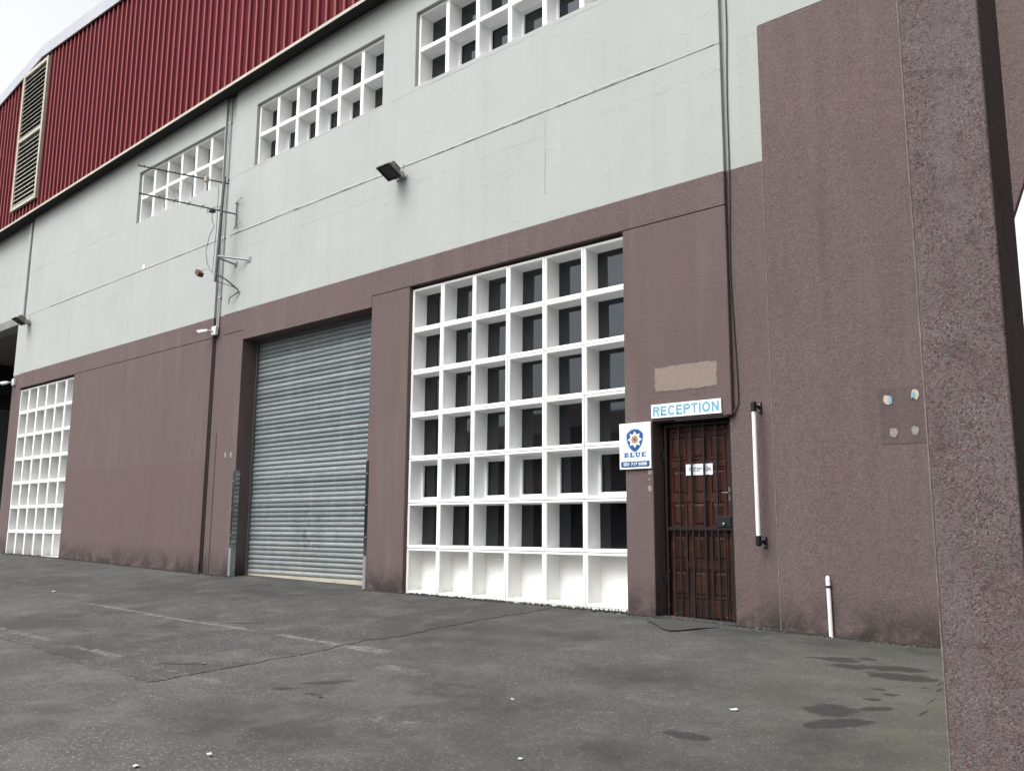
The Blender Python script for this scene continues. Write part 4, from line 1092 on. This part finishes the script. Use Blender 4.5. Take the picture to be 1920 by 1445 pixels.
def aerial(z0_, tip, back, elems, reflector, name='aerial'):
    T, K = Vector(tip), Vector(back); D = (T - K); L = D.length; D.normalize()
    side = D.cross(Vector((0, 0, 1))).normalized()
    a = add(name, MB().tube([K, T], 0.014, 8).mesh(name), M['alu'], am)
    for i, (s, h) in enumerate(elems):
        c = K + D * (s * L)
        add('element', MB().tube([c - side * h, c + side * h], 0.0055, 5).tube([c + Vector((0, 0, -0.012)), c + Vector((0, 0, 0.03))], 0.010, 6).mesh('element'), M['alu'], a)
    if reflector:
        c = K
        add('reflector', MB().tube([c + Vector((0, 0, -0.24)), c + Vector((0, 0, 0.24))], 0.010, 6).tube([c + Vector((0, 0, 0.23)) - side * 0.28, c + Vector((0, 0, 0.23)) + side * 0.28], 0.0055, 5)
            .tube([c + Vector((0, 0, -0.23)) - side * 0.28, c + Vector((0, 0, -0.23)) + side * 0.28], 0.0055, 5).mesh('reflector'), M['alu'], a)
    return a
a2 = aerial(6.5, (-7.72, -1.66, 6.50), (-7.37, -0.02, 6.50), [(0.98, .09), (0.80, .10), (0.64, .11), (0.50, .12), (0.36, .13)], True)
dp = Vector((-7.46, -0.42, 6.50)); sv = Vector((0.97, 0.2, 0)).normalized()
add('dipole', MB().tube([dp - sv * .16 + Vector((0, 0, -.03)), dp + sv * .16 + Vector((0, 0, -.03)), dp + sv * .17, dp + sv * .16 + Vector((0, 0, .03)), dp - sv * .16 + Vector((0, 0, .03)), dp - sv * .17, dp - sv * .16 + Vector((0, 0, -.03))], 0.006, 6).mesh('dipole'), M['alu'], a2)
add('balun_box', boxm('balun_box', -7.53, -7.43, -0.48, -0.38, 6.44, 6.50), M['green'], a2, bevel=0.02)
a1 = aerial(7.02, (-7.82, -1.67, 7.02), (-7.367, -0.196, 7.02), [(0.98, .02), (0.93, .02), (0.86, .02), (0.78, .02), (0.70, .02), (0.6, .02), (0.5, .02), (0.4, .02)], False)
add('balun_box', boxm('balun_box', -7.50, -7.42, -0.62, -0.55, 6.96, 7.06), M['cream'], a1, bevel=0.01)
add('lead', MB().tube([(-7.50, -0.42, 6.45), (-7.56, -0.38, 6.33), (-7.50, -0.36, 6.22), (-7.66, -0.36, 6.05), (-7.74, -0.36, 5.8), (-7.68, -0.35, 5.55), (-7.5, -0.33, 5.36)], 0.005, 5).tube([(-7.47, -0.34, 7.0), (-7.46, -0.34, 6.2), (-7.50, -0.34, 5.4)], 0.005, 5).mesh('lead'), M['cable'], am)
lf = thing('small_lamp', 'small rusty lamp head on a bent arm beside the aerial mast', 'lamp', (-7.66, -0.42, 5.32))
add('arm', MB().tube([(-7.46, -0.32, 5.36), (-7.52, -0.36, 5.42), (-7.60, -0.42, 5.44), (-7.67, -0.46, 5.40)], 0.010, 6).mesh('arm'), M['pipe_light'], lf)
add('head', MB().box(-0.075, 0.075, -0.05, 0.05, -0.045, 0.04).xform(Matrix.Translation((-7.70, -0.48, 5.36)) @ Matrix.Rotation(R(35), 4, 'Y')).mesh('head'), M['rust'], lf, bevel=0.01)
tag(add('vent_plate', boxm('vent_plate', -10.90, -10.81, -0.012, 0.0, 6.16, 6.25), M['frame'], None, bevel=0.004), 'small white plate on the pale upper wall left of the aerials', 'plate')

# ------------------------------------------------------------------ ground details
# black mat lifting at the doorstep
mp = [(1.50, -0.02), (2.06, -0.03), (2.15, -0.20), (2.06, -0.40), (1.97, -0.60), (1.90, -0.66), (1.78, -0.62), (1.66, -0.50), (1.52, -0.38), (1.40, -0.30), (1.38, -0.16)]
mv = [(x, y, gz(x, y) + 0.006 + (0.009 if y < -0.28 else 0)) for x, y in mp]; mv2 = [(x, y, zz - 0.005) for x, y, zz in mv]
nmp = len(mp)
tag(add('doormat', MB().raw(mv + mv2, [tuple(range(nmp)), tuple(range(2 * nmp - 1, nmp - 1, -1))] + [(i, (i + 1) % nmp, (i + 1) % nmp + nmp, i + nmp) for i in range(nmp)]).mesh('doormat'), M['tar'], bevel=0.003), 'torn dark mat lying on the asphalt at the reception doorstep', 'mat')

# crumbled asphalt and grit along the foot of the walls
def crumbs(n, seed, mat, name, label, xr, spread, smin, smax):
    rng = random.Random(seed); mb = MB()
    for _ in range(n):
        x = rng.uniform(*xr); y = -abs(rng.gauss(0, spread)) - 0.004
        if -6.9 < x < -3.5: continue
        if x > 2.70: y -= 0.02
        s = rng.uniform(smin, smax) * (1.0 if y > -0.06 else 0.6)
        if -2.6 < x < 0.95: s *= 1.35
        c = Vector((x, y + (0.06 if -2.6 < x < 0.95 and rng.random() < .75 else 0), gz(x, y) + s * 0.25)); v = []
        for (a, b, d_) in ((1, 0, 0), (0, 1, 0), (-1, 0, 0), (0, -1, 0), (0, 0, .8), (0, 0, -.6)):
            v.append(c + Vector((a, b, d_)) * s * rng.uniform(0.6, 1.3))
        mb.raw(v, [(0, 1, 4), (1, 2, 4), (2, 3, 4), (3, 0, 4), (1, 0, 5), (2, 1, 5), (3, 2, 5), (0, 3, 5)])
    o = add(name, mb.mesh(name), mat)
    return tag(o, label, None, None, 'stuff')
crumbs(3600, 11, M['crumb'], 'asphalt_crumbs', 'dark crumbled asphalt along the foot of the walls', (-17, 4.2), 0.035, 0.006, 0.022)
crumbs(900, 12, M['crumb_pale'], 'pale_grit', 'pale flakes of paint and grit along the foot of the walls', (-17, 4.4), 0.09, 0.003, 0.010)

def scrap(x, y, s, mat, name, label, cat, seed, group=None):
    rng = random.Random(seed); n_ = 7; z0_ = gz(x, y) + 0.012; v = []
    for i in range(n_):
        a = 2 * math.pi * i / n_; k = s * rng.uniform(0.6, 1.2)
        v.append((x + k * math.cos(a), y + k * 0.7 * math.sin(a), z0_ + rng.uniform(0, s * 0.25)))
    v2 = [(a, b, c - 0.003) for a, b, c in v]
    me = MB().raw(v + v2, [tuple(range(n_)), tuple(range(2 * n_ - 1, n_ - 1, -1))] + [(i, (i + 1) % n_, (i + 1) % n_ + n_, i + n_) for i in range(n_)]).mesh(name)
    tag(add(name, me, mat), label, cat, group)
scrap(1.81, -5.78, 0.022, M['litter'], 'paper_scrap', 'pale scrap on the asphalt at the bottom left edge of the picture', 'litter', 1, 'scraps on the yard')
scrap(1.93, -5.43, 0.022, M['litter'], 'paper_scrap', 'pale scrap on the asphalt, the one just right of the bottom left scrap', 'litter', 2, 'scraps on the yard')
scrap(3.30, -4.43, 0.020, M['litter'], 'paper_scrap', 'pale scrap on the asphalt at the bottom middle of the picture', 'litter', 3, 'scraps on the yard')
scrap(2.44, -3.52, 0.015, M['litter'], 'paper_scrap', 'tiny pale scrap in the middle of the open asphalt', 'litter', 4, 'scraps on the yard')
scrap(3.71, -2.86, 0.026, M['litter'], 'paper_scrap', 'pale crumpled scrap on the asphalt in front of the white bar', 'litter', 5, 'scraps on the yard')
scrap(-7.35, -2.62, 0.05, M['litter'], 'paper_scrap', 'pale scrap on the far asphalt in front of the brown bay', 'litter', 6, 'scraps on the yard')
scrap(-0.42, -4.14, 0.024, M['leaf'], 'dry_leaf', 'small yellow dry leaf on the asphalt in front of the shutter', 'leaf', 7)
scrap(1.34, -4.27, 0.03, M['tar'], 'tar_scrap', 'small black scrap on the asphalt left of the middle', 'litter', 8)
